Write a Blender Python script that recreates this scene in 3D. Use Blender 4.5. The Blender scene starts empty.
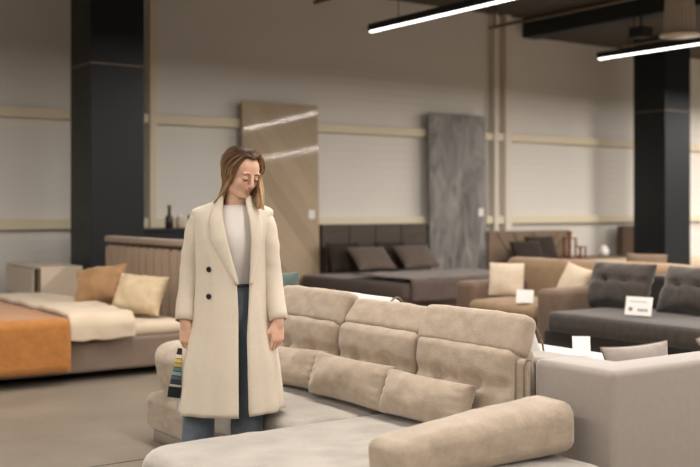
import bpy, bmesh, math, random
import numpy as np
from mathutils import Vector, Matrix, noise
try:
    import openvdb as vdb
except ImportError:
    import pyopenvdb as vdb

random.seed(7)
SC = bpy.context.scene
COL = SC.collection
R = math.radians
PI = math.pi

# ------------------------------------------------------------------ camera, world, exposure
cam_data = bpy.data.cameras.new('camera')
cam_data.sensor_width = 36.0
cam_data.lens = 1040 * 36 / 700
cam_data.shift_y = -26.5 / 700
cam_data.clip_start = 0.05
cam_data.dof.use_dof = True
cam_data.dof.focus_distance = 4.85
cam_data.dof.aperture_fstop = 2.0
cam = bpy.data.objects.new('camera', cam_data)
cam.location = (0, 0, 1.40)
cam.rotation_euler = (R(90), 0, R(-35))
COL.objects.link(cam)
SC.camera = cam
SC.view_settings.view_transform = 'Standard'
SC.view_settings.look = 'None'
SC.view_settings.gamma = 1.0
SC.view_settings.use_curve_mapping = False
SC.view_settings.exposure = 0.0
world = bpy.data.worlds.new('world')
world.use_nodes = True
world.node_tree.nodes['Background'].inputs[0].default_value = (0.55, 0.7, 0.9, 1)
world.node_tree.nodes['Background'].inputs[1].default_value = 0.3
SC.world = world

LIGHT_W = 292.0            # watts per track lamp
LIGHT_COL = (1.0, 0.915, 0.83)
TRACKS = [(-4.2, 9.0), (-0.62, 9.0), (2.98, 8.9), (6.56, 9.0), (10.14, 9.0), (13.72, 9.8), (17.3, 11.0), (20.9, 11.0)]

# ------------------------------------------------------------------ helpers
def tag(o, label=None, cat=None, group=None, kind=None):
    if label: o['label'] = label
    if cat: o['category'] = cat
    if group: o['group'] = group
    if kind: o['kind'] = kind
    return o

def empty(name, loc=(0, 0, 0), rz=0.0, label=None, cat=None, group=None, parent=None):
    o = bpy.data.objects.new(name, None)
    COL.objects.link(o)
    o.location = loc
    o.rotation_euler = (0, 0, rz)
    o.empty_display_size = 0.1
    if parent: o.parent = parent
    return tag(o, label, cat, group)

def link_bm(name, bm, mat, parent=None, smooth=True, loc=None, rot=None, normals=True):
    if normals:
        bmesh.ops.recalc_face_normals(bm, faces=bm.faces)
    me = bpy.data.meshes.new(name)
    bm.to_mesh(me); bm.free()
    return link_me(name, me, mat, parent, smooth, loc, rot)

def link_me(name, me, mat, parent=None, smooth=True, loc=None, rot=None):
    if isinstance(mat, (list, tuple)):
        for m in mat: me.materials.append(m)
    else:
        me.materials.append(mat)
    if smooth:
        me.polygons.foreach_set('use_smooth', [True] * len(me.polygons))
    o = bpy.data.objects.new(name, me)
    COL.objects.link(o)
    if parent: o.parent = parent
    if loc: o.location = loc
    if rot: o.rotation_euler = rot
    return o

def copy_tree(o, parent=None):
    c = o.copy(); COL.objects.link(c)
    if parent: c.parent = parent
    for ch in list(o.children):
        copy_tree(ch, c)
    return c

def bx(bm, x0, x1, y0, y1, z0, z1, bev=0.0, seg=2, M=None):
    """axis box added to bm, optionally bevelled"""
    t = bmesh.new()
    bmesh.ops.create_cube(t, size=1)
    for v in t.verts:
        v.co = Vector((x0 + (v.co.x + .5) * (x1 - x0), y0 + (v.co.y + .5) * (y1 - y0), z0 + (v.co.z + .5) * (z1 - z0)))
    if bev > 0:
        bmesh.ops.bevel(t, geom=list(t.edges), offset=bev, segments=seg, affect='EDGES', profile=.5)
    if M is not None:
        bmesh.ops.transform(t, matrix=M, verts=t.verts)
    me = bpy.data.meshes.new('tmp'); t.to_mesh(me); t.free()
    bm.from_mesh(me); bpy.data.meshes.remove(me)

def box(name, x0, x1, y0, y1, z0, z1, mat, parent=None, bev=0.004, seg=2, smooth=False):
    bm = bmesh.new(); bx(bm, x0, x1, y0, y1, z0, z1, bev, seg)
    return link_bm(name, bm, mat, parent, smooth)

def tube(bm, pts, rad, seg=8, cap=True):
    """tube through pts; rad number or list"""
    pts = [Vector(p) for p in pts]
    n = len(pts)
    rads = rad if isinstance(rad, (list, tuple)) else [rad] * n
    rings = []
    up = Vector((0, 0, 1))
    prev = None
    for i, p in enumerate(pts):
        d = (pts[min(i + 1, n - 1)] - pts[max(i - 1, 0)]).normalized()
        if prev is None:
            a = d.orthogonal().normalized()
        else:
            a = (prev - d * prev.dot(d))
            a = a.normalized() if a.length > 1e-6 else d.orthogonal().normalized()
        prev = a
        b = d.cross(a)
        rings.append([bm.verts.new(p + (a * math.cos(2 * PI * k / seg) + b * math.sin(2 * PI * k / seg)) * rads[i]) for k in range(seg)])
    for i in range(n - 1):
        for k in range(seg):
            bm.faces.new((rings[i][k], rings[i][(k + 1) % seg], rings[i + 1][(k + 1) % seg], rings[i + 1][k]))
    if cap:
        bm.faces.new(rings[0][::-1]); bm.faces.new(rings[-1])
    return rings

def lathe(bm, prof, seg=24, loc=(0, 0, 0)):
    rings = []
    for r, z in prof:
        rings.append([bm.verts.new((loc[0] + r * math.cos(2 * PI * k / seg), loc[1] + r * math.sin(2 * PI * k / seg), loc[2] + z)) for k in range(seg)])
    for i in range(len(rings) - 1):
        for k in range(seg):
            bm.faces.new((rings[i][k], rings[i][(k + 1) % seg], rings[i + 1][(k + 1) % seg], rings[i + 1][k]))
    bm.faces.new(rings[0][::-1]); bm.faces.new(rings[-1])

def nz(v, s, seed=0.0):
    return noise.noise(Vector((v[0] * s + seed, v[1] * s - seed * 1.7, v[2] * s + seed * .3)))

def rbox_bm(lx, ly, lz, r=0.03, n=(8, 8, 8), puff=(0, 0, 0), dimples=(), wr=0.0, wrs=5.0, seed=0.0):
    """rounded cushion block centred at origin.  puff = outward bulge of the faces normal to x, y, z.
    dimples: (x,y,z,radius,depth-vector)"""
    bm = bmesh.new()
    h = (lx / 2, ly / 2, lz / 2)
    def axis_vals(L, k):
        rr = min(r, L * .98)
        core = [(-L + rr) + (2 * (L - rr)) * i / k for i in range(k + 1)]
        edge = [0.0, 0.45, 0.8]
        return [-L + rr * e for e in edge] + core + [L - rr * e for e in reversed(edge)]
    vals = [axis_vals(h[i], n[i]) for i in range(3)]
    cache = {}
    def vert(p):
        key = (round(p[0], 6), round(p[1], 6), round(p[2], 6))
        if key in cache: return cache[key]
        q = [0, 0, 0]; inner = [0, 0, 0]
        for i in range(3):
            lim = max(h[i] - r, 0)
            inner[i] = max(-lim, min(lim, p[i]))
        d = Vector([p[i] - inner[i] for i in range(3)])
        ri = min(r, h[0], h[1], h[2])
        if d.length > 1e-9:
            # cube to sphere mapping of the corner offset
            dd = Vector([c / r for c in d])
            x, y, z = dd
            s = Vector((x * math.sqrt(max(0, 1 - y * y / 2 - z * z / 2 + y * y * z * z / 3)),
                        y * math.sqrt(max(0, 1 - z * z / 2 - x * x / 2 + z * z * x * x / 3)),
                        z * math.sqrt(max(0, 1 - x * x / 2 - y * y / 2 + x * x * y * y / 3))))
            co = Vector(inner) + s * r
        else:
            co = Vector(p)
        u = [co[i] / h[i] for i in range(3)]
        off = Vector((0, 0, 0))
        for i in range(3):
            a, b = (i + 1) % 3, (i + 2) % 3
            w = max(0, 1 - u[a] ** 2) * max(0, 1 - u[b] ** 2)
            off[i] += puff[i] * (w ** .5) * u[i]
        co2 = co + off
        for (dx, dy, dz, dr, dv) in dimples:
            g = math.exp(-((co.x - dx) ** 2 + (co.y - dy) ** 2 + (co.z - dz) ** 2) / (dr * dr))
            co2 += Vector(dv) * g
        if wr:
            nn = nz(co, wrs, seed) + .5 * nz(co, wrs * 2.3, seed + 9)
            co2 += Vector(u).normalized() * nn * wr
        cache[key] = bm.verts.new(co2)
        return cache[key]
    for ax in range(3):
        a, b = (ax + 1) % 3, (ax + 2) % 3
        for sgn in (-1, 1):
            A, B = vals[a], vals[b]
            for i in range(len(A) - 1):
                for j in range(len(B) - 1):
                    q = []
                    for (ii, jj) in ((i, j), (i + 1, j), (i + 1, j + 1), (i, j + 1)):
                        p = [0, 0, 0]; p[ax] = sgn * h[ax]; p[a] = A[ii]; p[b] = B[jj]
                        q.append(vert(p))
                    if sgn < 0: q = q[::-1]
                    if len(set(q)) == 4:
                        try: bm.faces.new(q)
                        except ValueError: pass
    return bm

def rbox(name, c, size, mat, parent=None, rot=None, **kw):
    bm = rbox_bm(size[0], size[1], size[2], **kw)
    return link_bm(name, bm, mat, parent, True, c, rot)

def slab_bm(x0, x1, y0, y1, z0, z1, Rc=.12, r=.05, puff=.02, wr=.004, wrs=4, seed=0, rings=9, seg=10, flat_bottom=True, n_long=14):
    """seat cushion / mattress: rounded plan corners, rolled edges, crowned wrinkled top"""
    bm = bmesh.new()
    cx, cy = (x0 + x1) / 2, (y0 + y1) / 2
    hx, hy = (x1 - x0) / 2, (y1 - y0) / 2
    def outline(inset):
        rc = max(Rc - inset, .004); ax, ay = hx - inset - rc, hy - inset - rc
        ax, ay = max(ax, 0.001), max(ay, 0.001)
        pts = []
        for (sx, sy, a0) in ((1, 1, 0), (-1, 1, 90), (-1, -1, 180), (1, -1, 270)):
            for k in range(seg + 1):
                a = R(a0 + 90 * k / seg)
                pts.append((sx * ax + rc * math.cos(a), sy * ay + rc * math.sin(a)))
            # straight run to next corner
            nx = {(1, 1): (-ax, ay + rc), (-1, 1): (-ax - rc, -ay), (-1, -1): (ax, -ay - rc), (1, -1): (ax + rc, ay)}[(sx, sy)]
            px, py = pts[-1]
            for k in range(1, n_long):
                t = k / n_long
                pts.append((px + (nx[0] - px) * t, py + (nx[1] - py) * t))
        return pts
    levels = []
    H = z1 - z0
    rr = min(r, H / 2)
    for k in range(5):
        a = R(90 * k / 4); levels.append((rr * (1 - math.sin(a)), z0 + rr * (1 - math.cos(a))))
    for k in range(1, 4):
        levels.append((0, z0 + rr + (H - 2 * rr) * k / 4))
    for k in range(6):
        a = R(90 * k / 5); levels.append((rr * (1 - math.cos(a)), z1 - rr + rr * math.sin(a)))
    base = outline(rr)
    ringv = []
    for ins, z in levels:
        side = math.sin(PI * (z - z0) / H) * puff * .5
        ring = []
        for (x, y) in outline(ins - side if side < Rc else ins):
            co = Vector((cx + x, cy + y, z))
            if wr: co += Vector((x, y, 0)).normalized() * nz(co, wrs * 1.5, seed) * wr
            ring.append(bm.verts.new(co))
        ringv.append(ring)
    for k in range(1, rings):
        t = 1 - k / rings
        ring = []
        for (x, y) in base:
            X, Y = x * t, y * t
            w = (max(0, 1 - (X / hx) ** 2) * max(0, 1 - (Y / hy) ** 2)) ** .5
            co = Vector((cx + X, cy + Y, z1 + puff * w))
            co.z += (nz(co, wrs, seed) + .5 * nz(co, wrs * 2.6, seed + 3)) * wr * min(1, w * 3)
            ring.append(bm.verts.new(co))
        ringv.append(ring)
    n = len(base)
    for i in range(len(ringv) - 1):
        for k in range(n):
            bm.faces.new((ringv[i][k], ringv[i][(k + 1) % n], ringv[i + 1][(k + 1) % n], ringv[i + 1][k]))
    c = bm.verts.new((cx, cy, z1 + puff))
    for k in range(n):
        bm.faces.new((ringv[-1][k], ringv[-1][(k + 1) % n], c))
    bm.faces.new(ringv[0][::-1])
    return bm

def pillow_bm(w, h, t, n=26, pinch=.07, wr=.01, seed=0.0, dimples=(), sag=0.0, power=.42):
    bm = bmesh.new()
    def P(u, v, s):
        x = w / 2 * u * (1 - pinch * (1 - v * v)) * (1 + .0)
        z = h / 2 * v * (1 - pinch * (1 - u * u))
        e = max(0, (1 - u * u)) * max(0, (1 - v * v))
        th = t / 2 * e ** power
        p = Vector((x, 0, z))
        k = nz(Vector((x, s * .3, z)), 7, seed) + .6 * nz(Vector((x * 1.6, s, z * .7)), 16, seed + 4)
        # puckers running in from the edges
        ed = min(1, 4 * (1 - max(abs(u), abs(v))))
        puck = math.sin((u if abs(v) > abs(u) else v) * 17 + seed) * (1 - ed) * .4
        th *= 1 + 0.0
        y = s * (th + (k + puck) * wr * min(1, e * 6))
        for (du, dv, dr, dd) in dimples:
            y -= s * dd * math.exp(-((u - du) ** 2 + (v - dv) ** 2) / dr ** 2)
        z -= sag * (1 - u * u) * (v > 0) * v
        return Vector((x, y, z))
    us = [math.sin(PI / 2 * (2 * i / n - 1)) for i in range(n + 1)]
    front = [[None] * (n + 1) for _ in range(n + 1)]
    back = [[None] * (n + 1) for _ in range(n + 1)]
    for i, u in enumerate(us):
        for j, v in enumerate(us):
            front[i][j] = bm.verts.new(P(u, v, -1))
            if i in (0, n) or j in (0, n):
                back[i][j] = front[i][j]
            else:
                back[i][j] = bm.verts.new(P(u, v, 1))
    for i in range(n):
        for j in range(n):
            bm.faces.new((front[i][j], front[i + 1][j], front[i + 1][j + 1], front[i][j + 1]))
            bm.faces.new((back[i][j], back[i][j + 1], back[i + 1][j + 1], back[i + 1][j]))
    return bm

def pillow(name, label, cat, group, loc, w, h, t, mat, rz=-90, lean=-15, roll=0, piping=None, **kw):
    """scatter cushion as a thing; local -Y is its face; loc is the centre of its lower edge"""
    bm = pillow_bm(w, h, t, **kw)
    for v in bm.verts: v.co.z += h / 2
    o = link_bm(name, bm, mat)
    o.location = loc
    M = Matrix.Rotation(R(rz), 4, 'Z') @ Matrix.Rotation(R(lean), 4, 'X') @ Matrix.Rotation(R(roll), 4, 'Y')
    o.rotation_euler = M.to_euler()
    tag(o, label, cat, group)
    pinch = kw.get('pinch', .07)
    if piping:
        pts = []
        N = 24
        for (fu, fv) in ((lambda s: (s, -1)), (lambda s: (1, s)), (lambda s: (-s, 1)), (lambda s: (-1, -s))) if False else (
                (lambda s: (s, -1), 0), (lambda s: (1, s), 0), (lambda s: (-s, 1), 0), (lambda s: (-1, -s), 0)):
            for k in range(N):
                s = -1 + 2 * k / N
                u, v = fu(s)
                pts.append((w / 2 * u * (1 - pinch * (1 - v * v)), 0, h / 2 + h / 2 * v * (1 - pinch * (1 - u * u))))
        pts.append(pts[0])
        b2 = bmesh.new(); tube(b2, pts, .005, 6)
        link_bm('piping', b2, piping, o)
    return o

# ------------------------------------------------------------------ materials
def new_mat(name):
    m = bpy.data.materials.new(name); m.use_nodes = True
    nt = m.node_tree
    return m, nt, nt.nodes['Principled BSDF']

def fabric(name, col, var=.12, scale=9, bump=.25, rough=.95, sheen=.25, weave=350, stretch=(1, 1, 1), fine=.35):
    m, nt, b = new_mat(name)
    N, L = nt.nodes, nt.links
    tc = N.new('ShaderNodeTexCoord')
    mp = N.new('ShaderNodeMapping'); mp.inputs['Scale'].default_value = stretch
    L.new(tc.outputs['Object'], mp.inputs[0])
    n1 = N.new('ShaderNodeTexNoise'); n1.inputs['Scale'].default_value = scale; n1.inputs['Detail'].default_value = 5
    n2 = N.new('ShaderNodeTexNoise'); n2.inputs['Scale'].default_value = weave * .35; n2.inputs['Detail'].default_value = 2
    L.new(mp.outputs[0], n1.inputs[0]); L.new(mp.outputs[0], n2.inputs[0])
    mix = N.new('ShaderNodeMix'); mix.data_type = 'FLOAT'
    mix.inputs[0].default_value = fine
    L.new(n1.outputs[0], mix.inputs[2]); L.new(n2.outputs[0], mix.inputs[3])
    cr = N.new('ShaderNodeValToRGB')
    cr.color_ramp.elements[0].position = .3; cr.color_ramp.elements[1].position = .7
    cr.color_ramp.elements[0].color = tuple(c * (1 - var) for c in col) + (1,)
    cr.color_ramp.elements[1].color = tuple(min(1, c * (1 + var)) for c in col) + (1,)
    L.new(mix.outputs[0], cr.inputs[0]); L.new(cr.outputs[0], b.inputs['Base Color'])
    b.inputs['Roughness'].default_value = rough
    b.inputs['Specular IOR Level'].default_value = .2
    b.inputs['Sheen Weight'].default_value = sheen
    b.inputs['Sheen Roughness'].default_value = .4
    bp = N.new('ShaderNodeBump'); bp.inputs['Strength'].default_value = bump; bp.inputs['Distance'].default_value = .004
    L.new(mix.outputs[0], bp.inputs['Height']); L.new(bp.outputs[0], b.inputs['Normal'])
    return m

def plain(name, col, rough=.5, metal=0.0, emit=0.0, spec=.5, coat=0.0):
    m, nt, b = new_mat(name)
    b.inputs['Base Color'].default_value = tuple(col) + (1,)
    b.inputs['Roughness'].default_value = rough
    b.inputs['Metallic'].default_value = metal
    b.inputs['Specular IOR Level'].default_value = spec
    b.inputs['Coat Weight'].default_value = coat
    if emit:
        b.inputs['Emission Color'].default_value = tuple(col) + (1,)
        b.inputs['Emission Strength'].default_value = emit
    return m

def mat_wall():
    m, nt, b = new_mat('ribbed_white_metal_cladding')
    N, L = nt.nodes, nt.links
    geo = N.new('ShaderNodeNewGeometry')
    sep = N.new('ShaderNodeSeparateXYZ'); L.new(geo.outputs['Position'], sep.inputs[0])
    # fine horizontal ribs
    mul = N.new('ShaderNodeMath'); mul.operation = 'MULTIPLY'; mul.inputs[1].default_value = 2 * PI / .11
    L.new(sep.outputs['Z'], mul.inputs[0])
    sn = N.new('ShaderNodeMath'); sn.operation = 'SINE'; L.new(mul.outputs[0], sn.inputs[0])
    nzn = N.new('ShaderNodeTexNoise'); nzn.inputs['Scale'].default_value = .8; nzn.inputs['Detail'].default_value = 2
    L.new(geo.outputs['Position'], nzn.inputs[0])
    ad = N.new('ShaderNodeMath'); ad.operation = 'MULTIPLY_ADD'; ad.inputs[1].default_value = 1.0
    L.new(nzn.outputs[0], ad.inputs[0]); 
    mm = N.new('ShaderNodeMath'); mm.operation = 'MULTIPLY'; mm.inputs[1].default_value = .25; L.new(sn.outputs[0], mm.inputs[0])
    L.new(mm.outputs[0], ad.inputs[2])
    bp = N.new('ShaderNodeBump'); bp.inputs['Strength'].default_value = .22; bp.inputs['Distance'].default_value = .008
    L.new(ad.outputs[0], bp.inputs['Height']); L.new(bp.outputs[0], b.inputs['Normal'])
    # thin vertical sheet joints
    cr = N.new('ShaderNodeValToRGB')
    cr.color_ramp.elements[0].color = (.68, .66, .62, 1); cr.color_ramp.elements[1].color = (.76, .74, .70, 1)
    L.new(nzn.outputs[0], cr.inputs[0]); L.new(cr.outputs[0], b.inputs['Base Color'])
    b.inputs['Roughness'].default_value = .42
    b.inputs['Specular IOR Level'].default_value = .35
    return m

def mat_floor():
    m, nt, b = new_mat('polished_concrete')
    N, L = nt.nodes, nt.links
    geo = N.new('ShaderNodeNewGeometry')
    n1 = N.new('ShaderNodeTexNoise'); n1.inputs['Scale'].default_value = 1.3; n1.inputs['Detail'].default_value = 8
    n2 = N.new('ShaderNodeTexNoise'); n2.inputs['Scale'].default_value = 30; n2.inputs['Detail'].default_value = 4
    L.new(geo.outputs['Position'], n1.inputs[0]); L.new(geo.outputs['Position'], n2.inputs[0])
    mx = N.new('ShaderNodeMix'); mx.data_type = 'FLOAT'; mx.inputs[0].default_value = .25
    L.new(n1.outputs[0], mx.inputs[2]); L.new(n2.outputs[0], mx.inputs[3])
    cr = N.new('ShaderNodeValToRGB')
    cr.color_ramp.elements[0].position = .32; cr.color_ramp.elements[1].position = .68
    cr.color_ramp.elements[0].color = (.165, .137, .104, 1); cr.color_ramp.elements[1].color = (.25, .214, .168, 1)
    L.new(mx.outputs[0], cr.inputs[0]); L.new(cr.outputs[0], b.inputs['Base Color'])
    b.inputs['Roughness'].default_value = .5
    bp = N.new('ShaderNodeBump'); bp.inputs['Strength'].default_value = .05
    L.new(n2.outputs[0], bp.inputs['Height']); L.new(bp.outputs[0], b.inputs['Normal'])
    return m

def mat_chevron():
    """light oak laminate with wide diagonal grain bands, glossy"""
    m, nt, b = new_mat('oak_laminate')
    N, L = nt.nodes, nt.links
    tc = N.new('ShaderNodeTexCoord')
    mp = N.new('ShaderNodeMapping'); mp.inputs['Rotation'].default_value = (0, R(-52), 0)
    L.new(tc.outputs['Object'], mp.inputs[0])
    sep = N.new('ShaderNodeSeparateXYZ'); L.new(mp.outputs[0], sep.inputs[0])
    ml = N.new('ShaderNodeMath'); ml.operation = 'MULTIPLY'; ml.inputs[1].default_value = 5.0; L.new(sep.outputs['Z'], ml.inputs[0])
    fl = N.new('ShaderNodeMath'); fl.operation = 'FLOOR'; L.new(ml.outputs[0], fl.inputs[0])
    wn = N.new('ShaderNodeTexWhiteNoise'); wn.noise_dimensions = '1D'; L.new(fl.outputs[0], wn.inputs['W'])
    m2 = N.new('ShaderNodeMapping'); m2.inputs['Scale'].default_value = (1.2, 8, 14); L.new(mp.outputs[0], m2.inputs[0])
    n1 = N.new('ShaderNodeTexNoise'); n1.inputs['Scale'].default_value = 2; n1.inputs['Detail'].default_value = 5; L.new(m2.outputs[0], n1.inputs[0])
    mx = N.new('ShaderNodeMix'); mx.data_type = 'FLOAT'; mx.inputs[0].default_value = .45
    L.new(wn.outputs[0], mx.inputs[2]); L.new(n1.outputs[0], mx.inputs[3])
    cr = N.new('ShaderNodeValToRGB')
    cr.color_ramp.elements[0].color = (.33, .245, .155, 1); cr.color_ramp.elements[1].color = (.50, .39, .26, 1)
    L.new(mx.outputs[0], cr.inputs[0]); L.new(cr.outputs[0], b.inputs['Base Color'])
    b.inputs['Roughness'].default_value = .5
    b.inputs['Coat Weight'].default_value = .4; b.inputs['Coat Roughness'].default_value = .05
    b.inputs['Specular IOR Level'].default_value = .5
    return m

def mat_stone():
    m, nt, b = new_mat('grey_stone_laminate')
    N, L = nt.nodes, nt.links
    tc = N.new('ShaderNodeTexCoord')
    mp = N.new('ShaderNodeMapping'); mp.inputs['Rotation'].default_value = (0, R(35), 0); mp.inputs['Scale'].default_value = (2.2, 1, .9)
    L.new(tc.outputs['Object'], mp.inputs[0])
    n1 = N.new('ShaderNodeTexNoise'); n1.inputs['Scale'].default_value = 2.2; n1.inputs['Detail'].default_value = 8; n1.inputs['Distortion'].default_value = 1.2
    L.new(mp.outputs[0], n1.inputs[0])
    cr = N.new('ShaderNodeValToRGB')
    e = cr.color_ramp.elements
    e[0].position = .3; e[1].position = .72
    e[0].color = (.085, .08, .076, 1); e[1].color = (.30, .285, .27, 1)
    L.new(n1.outputs[0], cr.inputs[0]); L.new(cr.outputs[0], b.inputs['Base Color'])
    b.inputs['Roughness'].default_value = .45
    return m

def mat_wood(name, c0, c1, rough=.45, axis=(1, 8, 8), scale=3):
    m, nt, b = new_mat(name)
    N, L = nt.nodes, nt.links
    tc = N.new('ShaderNodeTexCoord')
    mp = N.new('ShaderNodeMapping'); mp.inputs['Scale'].default_value = axis
    L.new(tc.outputs['Object'], mp.inputs[0])
    n1 = N.new('ShaderNodeTexNoise'); n1.inputs['Scale'].default_value = scale; n1.inputs['Detail'].default_value = 6
    L.new(mp.outputs[0], n1.inputs[0])
    cr = N.new('ShaderNodeValToRGB')
    cr.color_ramp.elements[0].position = .3; cr.color_ramp.elements[1].position = .7
    cr.color_ramp.elements[0].color = c0 + (1,); cr.color_ramp.elements[1].color = c1 + (1,)
    L.new(n1.outputs[0], cr.inputs[0]); L.new(cr.outputs[0], b.inputs['Base Color'])
    b.inputs['Roughness'].default_value = rough
    return m

def mat_quilt(name, col):
    """velour throw with an embossed leaf-like quilting"""
    m = fabric(name, col, var=.14, scale=14, bump=.3, sheen=.35)
    nt = m.node_tree; N, L = nt.nodes, nt.links
    b = nt.nodes['Principled BSDF']
    tc = N.new('ShaderNodeTexCoord')
    vo = N.new('ShaderNodeTexVoronoi'); vo.inputs['Scale'].default_value = 24; vo.inputs['Randomness'].default_value = .8
    L.new(tc.outputs['Object'], vo.inputs[0])
    bp = N.new('ShaderNodeBump'); bp.inputs['Strength'].default_value = .35; bp.inputs['Distance'].default_value = .006
    L.new(vo.outputs['Distance'], bp.inputs['Height']); L.new(bp.outputs[0], b.inputs['Normal'])
    return m

def mat_skin():
    m, nt, b = new_mat('skin')
    N, L = nt.nodes, nt.links
    tc = N.new('ShaderNodeTexCoord')
    n1 = N.new('ShaderNodeTexNoise'); n1.inputs['Scale'].default_value = 22; n1.inputs['Detail'].default_value = 3
    L.new(tc.outputs['Object'], n1.inputs[0])
    cr = N.new('ShaderNodeValToRGB')
    cr.color_ramp.elements[0].position = .35; cr.color_ramp.elements[1].position = .65
    cr.color_ramp.elements[0].color = (.66, .40, .285, 1); cr.color_ramp.elements[1].color = (.74, .48, .35, 1)
    L.new(n1.outputs[0], cr.inputs[0]); L.new(cr.outputs[0], b.inputs['Base Color'])
    b.inputs['Roughness'].default_value = .5
    b.inputs['Subsurface Weight'].default_value = .12
    b.inputs['Subsurface Radius'].default_value = (.01, .004, .002)
    b.inputs['Subsurface Scale'].default_value = 1.0
    b.inputs['Specular IOR Level'].default_value = .35
    return m

def mat_hair():
    m, nt, b = new_mat('highlighted_blonde_hair')
    N, L = nt.nodes, nt.links
    at = N.new('ShaderNodeAttribute'); at.attribute_name = 'along'
    tc = N.new('ShaderNodeTexCoord')
    at2 = N.new('ShaderNodeAttribute'); at2.attribute_name = 'lock'
    ad = N.new('ShaderNodeMath'); ad.operation = 'MULTIPLY_ADD'; ad.inputs[1].default_value = .68
    L.new(at2.outputs['Fac'], ad.inputs[0]); L.new(at.outputs['Fac'], ad.inputs[2])
    cr = N.new('ShaderNodeValToRGB')
    e = cr.color_ramp.elements
    e[0].position = .12; e[0].color = (.030, .016, .010, 1)
    e[1].position = 1.15 if False else 1.0; e[1].color = (.72, .50, .28, 1)
    k = e.new(.42); k.color = (.075, .040, .022, 1)
    k = e.new(.70); k.color = (.30, .175, .09, 1)
    L.new(ad.outputs[0], cr.inputs[0]); L.new(cr.outputs[0], b.inputs['Base Color'])
    b.inputs['Roughness'].default_value = .5
    b.inputs['Specular IOR Level'].default_value = .25
    return m

def mat_denim():
    m = fabric('blue_denim', (.05, .065, .085), var=.3, scale=12, bump=.3, sheen=.1, weave=500)
    return m

M = {}
M['wall'] = mat_wall()
M['girt'] = plain('cream_painted_steel', (.74, .66, .50), .5)
M['steelw'] = plain('pale_painted_steel', (.72, .67, .58), .5)
M['floor'] = mat_floor()
M['ceil'] = plain('brown_ceiling_sheet', (.07, .056, .045), .8)
M['ceildark'] = plain('dark_beam_paint', (.012, .016, .02), .6)
M['sidewall'] = plain('warm_plaster', (.16, .14, .12), .8)
M['pillar'] = plain('satin_black_paint', (.008, .011, .014), .42, spec=.3)
M['blackmetal'] = plain('black_metal', (.012, .012, .014), .45)
M['tube_on'] = plain('lit_diffuser', (1.0, .97, .93), .5, emit=4.0)
M['oak'] = mat_chevron()
M['stone'] = mat_stone()
M['beige'] = fabric('beige_chenille', (.385, .316, .246), var=.20, scale=13, bump=.8, sheen=.45, weave=320, stretch=(1, 1, 1.6))
M['beige_seat_lit'] = fabric('beige_chenille_lit', (.375, .345, .305), var=.26, scale=6, bump=.6, sheen=.6, weave=320)  # same chenille, more neutral: cool light on the seat tops put into the colour
M['beige_dark'] = fabric('beige_piping', (.20, .15, .11), var=.1, scale=20)
M['grey'] = fabric('pale_grey_weave', (.32, .283, .254), var=.05, scale=30, bump=.2, sheen=.8, weave=500)
M['greywhite'] = fabric('white_grey_weave', (.66, .63, .61), var=.05, scale=30, bump=.2, sheen=.3)
M['char'] = fabric('charcoal_velvet', (.030, .026, .024), var=.2, scale=10, bump=.3, sheen=.3)
M['charcush'] = fabric('charcoal_cord', (.060, .051, .046), var=.25, scale=16, bump=.5, sheen=.4)
M['tan'] = fabric('tan_velvet', (.28, .19, .115), var=.12, scale=10, sheen=.3)
M['tanarm'] = fabric('brown_velvet', (.155, .105, .075), var=.12, scale=10, sheen=.3)
M['cream'] = fabric('cream_cotton', (.60, .50, .385), var=.06, scale=10, sheen=.2)
M['creamsheet'] = fabric('cream_sheet', (.60, .50, .385), var=.05, scale=6, sheen=.15)
M['orange'] = mat_quilt('orange_quilted_velour', (.40, .170, .05))
M['orangepil'] = fabric('ochre_velvet', (.34, .20, .10), var=.15, scale=9, sheen=.4)
M['satin'] = fabric('pale_gold_satin', (.58, .46, .30), var=.08, scale=8, sheen=.2, rough=.5)
M['bedtaupe'] = fabric('taupe_suede', (.20, .15, .118), var=.15, scale=7, sheen=.35)
M['hbpink'] = fabric('rose_taupe_velvet', (.27, .195, .135), var=.08, scale=8, sheen=.4)
M['brownsheet'] = fabric('cocoa_bedding', (.105, .078, .066), var=.12, scale=8, sheen=.3)
M['brownpil'] = fabric('cocoa_pillow', (.13, .10, .085), var=.1, scale=10, sheen=.3)
M['darkpil'] = fabric('dark_brown_pillow', (.040, .028, .024), var=.1, scale=10, sheen=.2)
M['darkpanel'] = mat_wood('dark_walnut_panel', (.042, .028, .02), (.07, .048, .034), .5)
M['midpanel'] = mat_wood('brown_walnut_board', (.055, .038, .028), (.085, .06, .045), .5)
M['bedwood'] = mat_wood('brown_bed_base', (.12, .075, .04), (.17, .11, .065), .5)
M['chevhb'] = fabric('brown_faux_leather', (.23, .165, .115), var=.08, scale=5, sheen=.1, rough=.6)
M['peach'] = fabric('peach_linen', (.42, .29, .175), var=.08, scale=8, sheen=.2)
M['dresser'] = plain('taupe_lacquer', (.60, .51, .41), .4)
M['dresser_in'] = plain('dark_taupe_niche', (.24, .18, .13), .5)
M['white'] = plain('white_card', (.82, .80, .77), .6)
M['ink'] = plain('grey_print', (.22, .20, .19), .6)
M['chrome'] = plain('brushed_steel', (.55, .53, .50), .25, metal=1.0)
M['copper'] = plain('aged_copper', (.30, .11, .05), .35, metal=.7)
M['glass'] = plain('smoky_glass', (.55, .45, .36), .15)
M['bottle'] = plain('dark_bottle', (.03, .02, .015), .2)
M['teal'] = fabric('teal_plush', (.10, .13, .12), var=.15, scale=14, sheen=.5)
M['coat'] = fabric('ivory_wool', (.655, .585, .485), var=.035, scale=60, bump=.2, sheen=.25, weave=700)
M['shirt'] = fabric('white_cotton_jersey', (.74, .70, .665), var=.03, scale=30, bump=.12, sheen=.15)
M['denim'] = mat_denim()
M['denim_hi'] = fabric('light_denim_leg', (.125, .15, .18), var=.22, scale=14, bump=.3, weave=500)
M['button'] = plain('dark_horn_button', (.018, .013, .012), .3)
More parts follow.
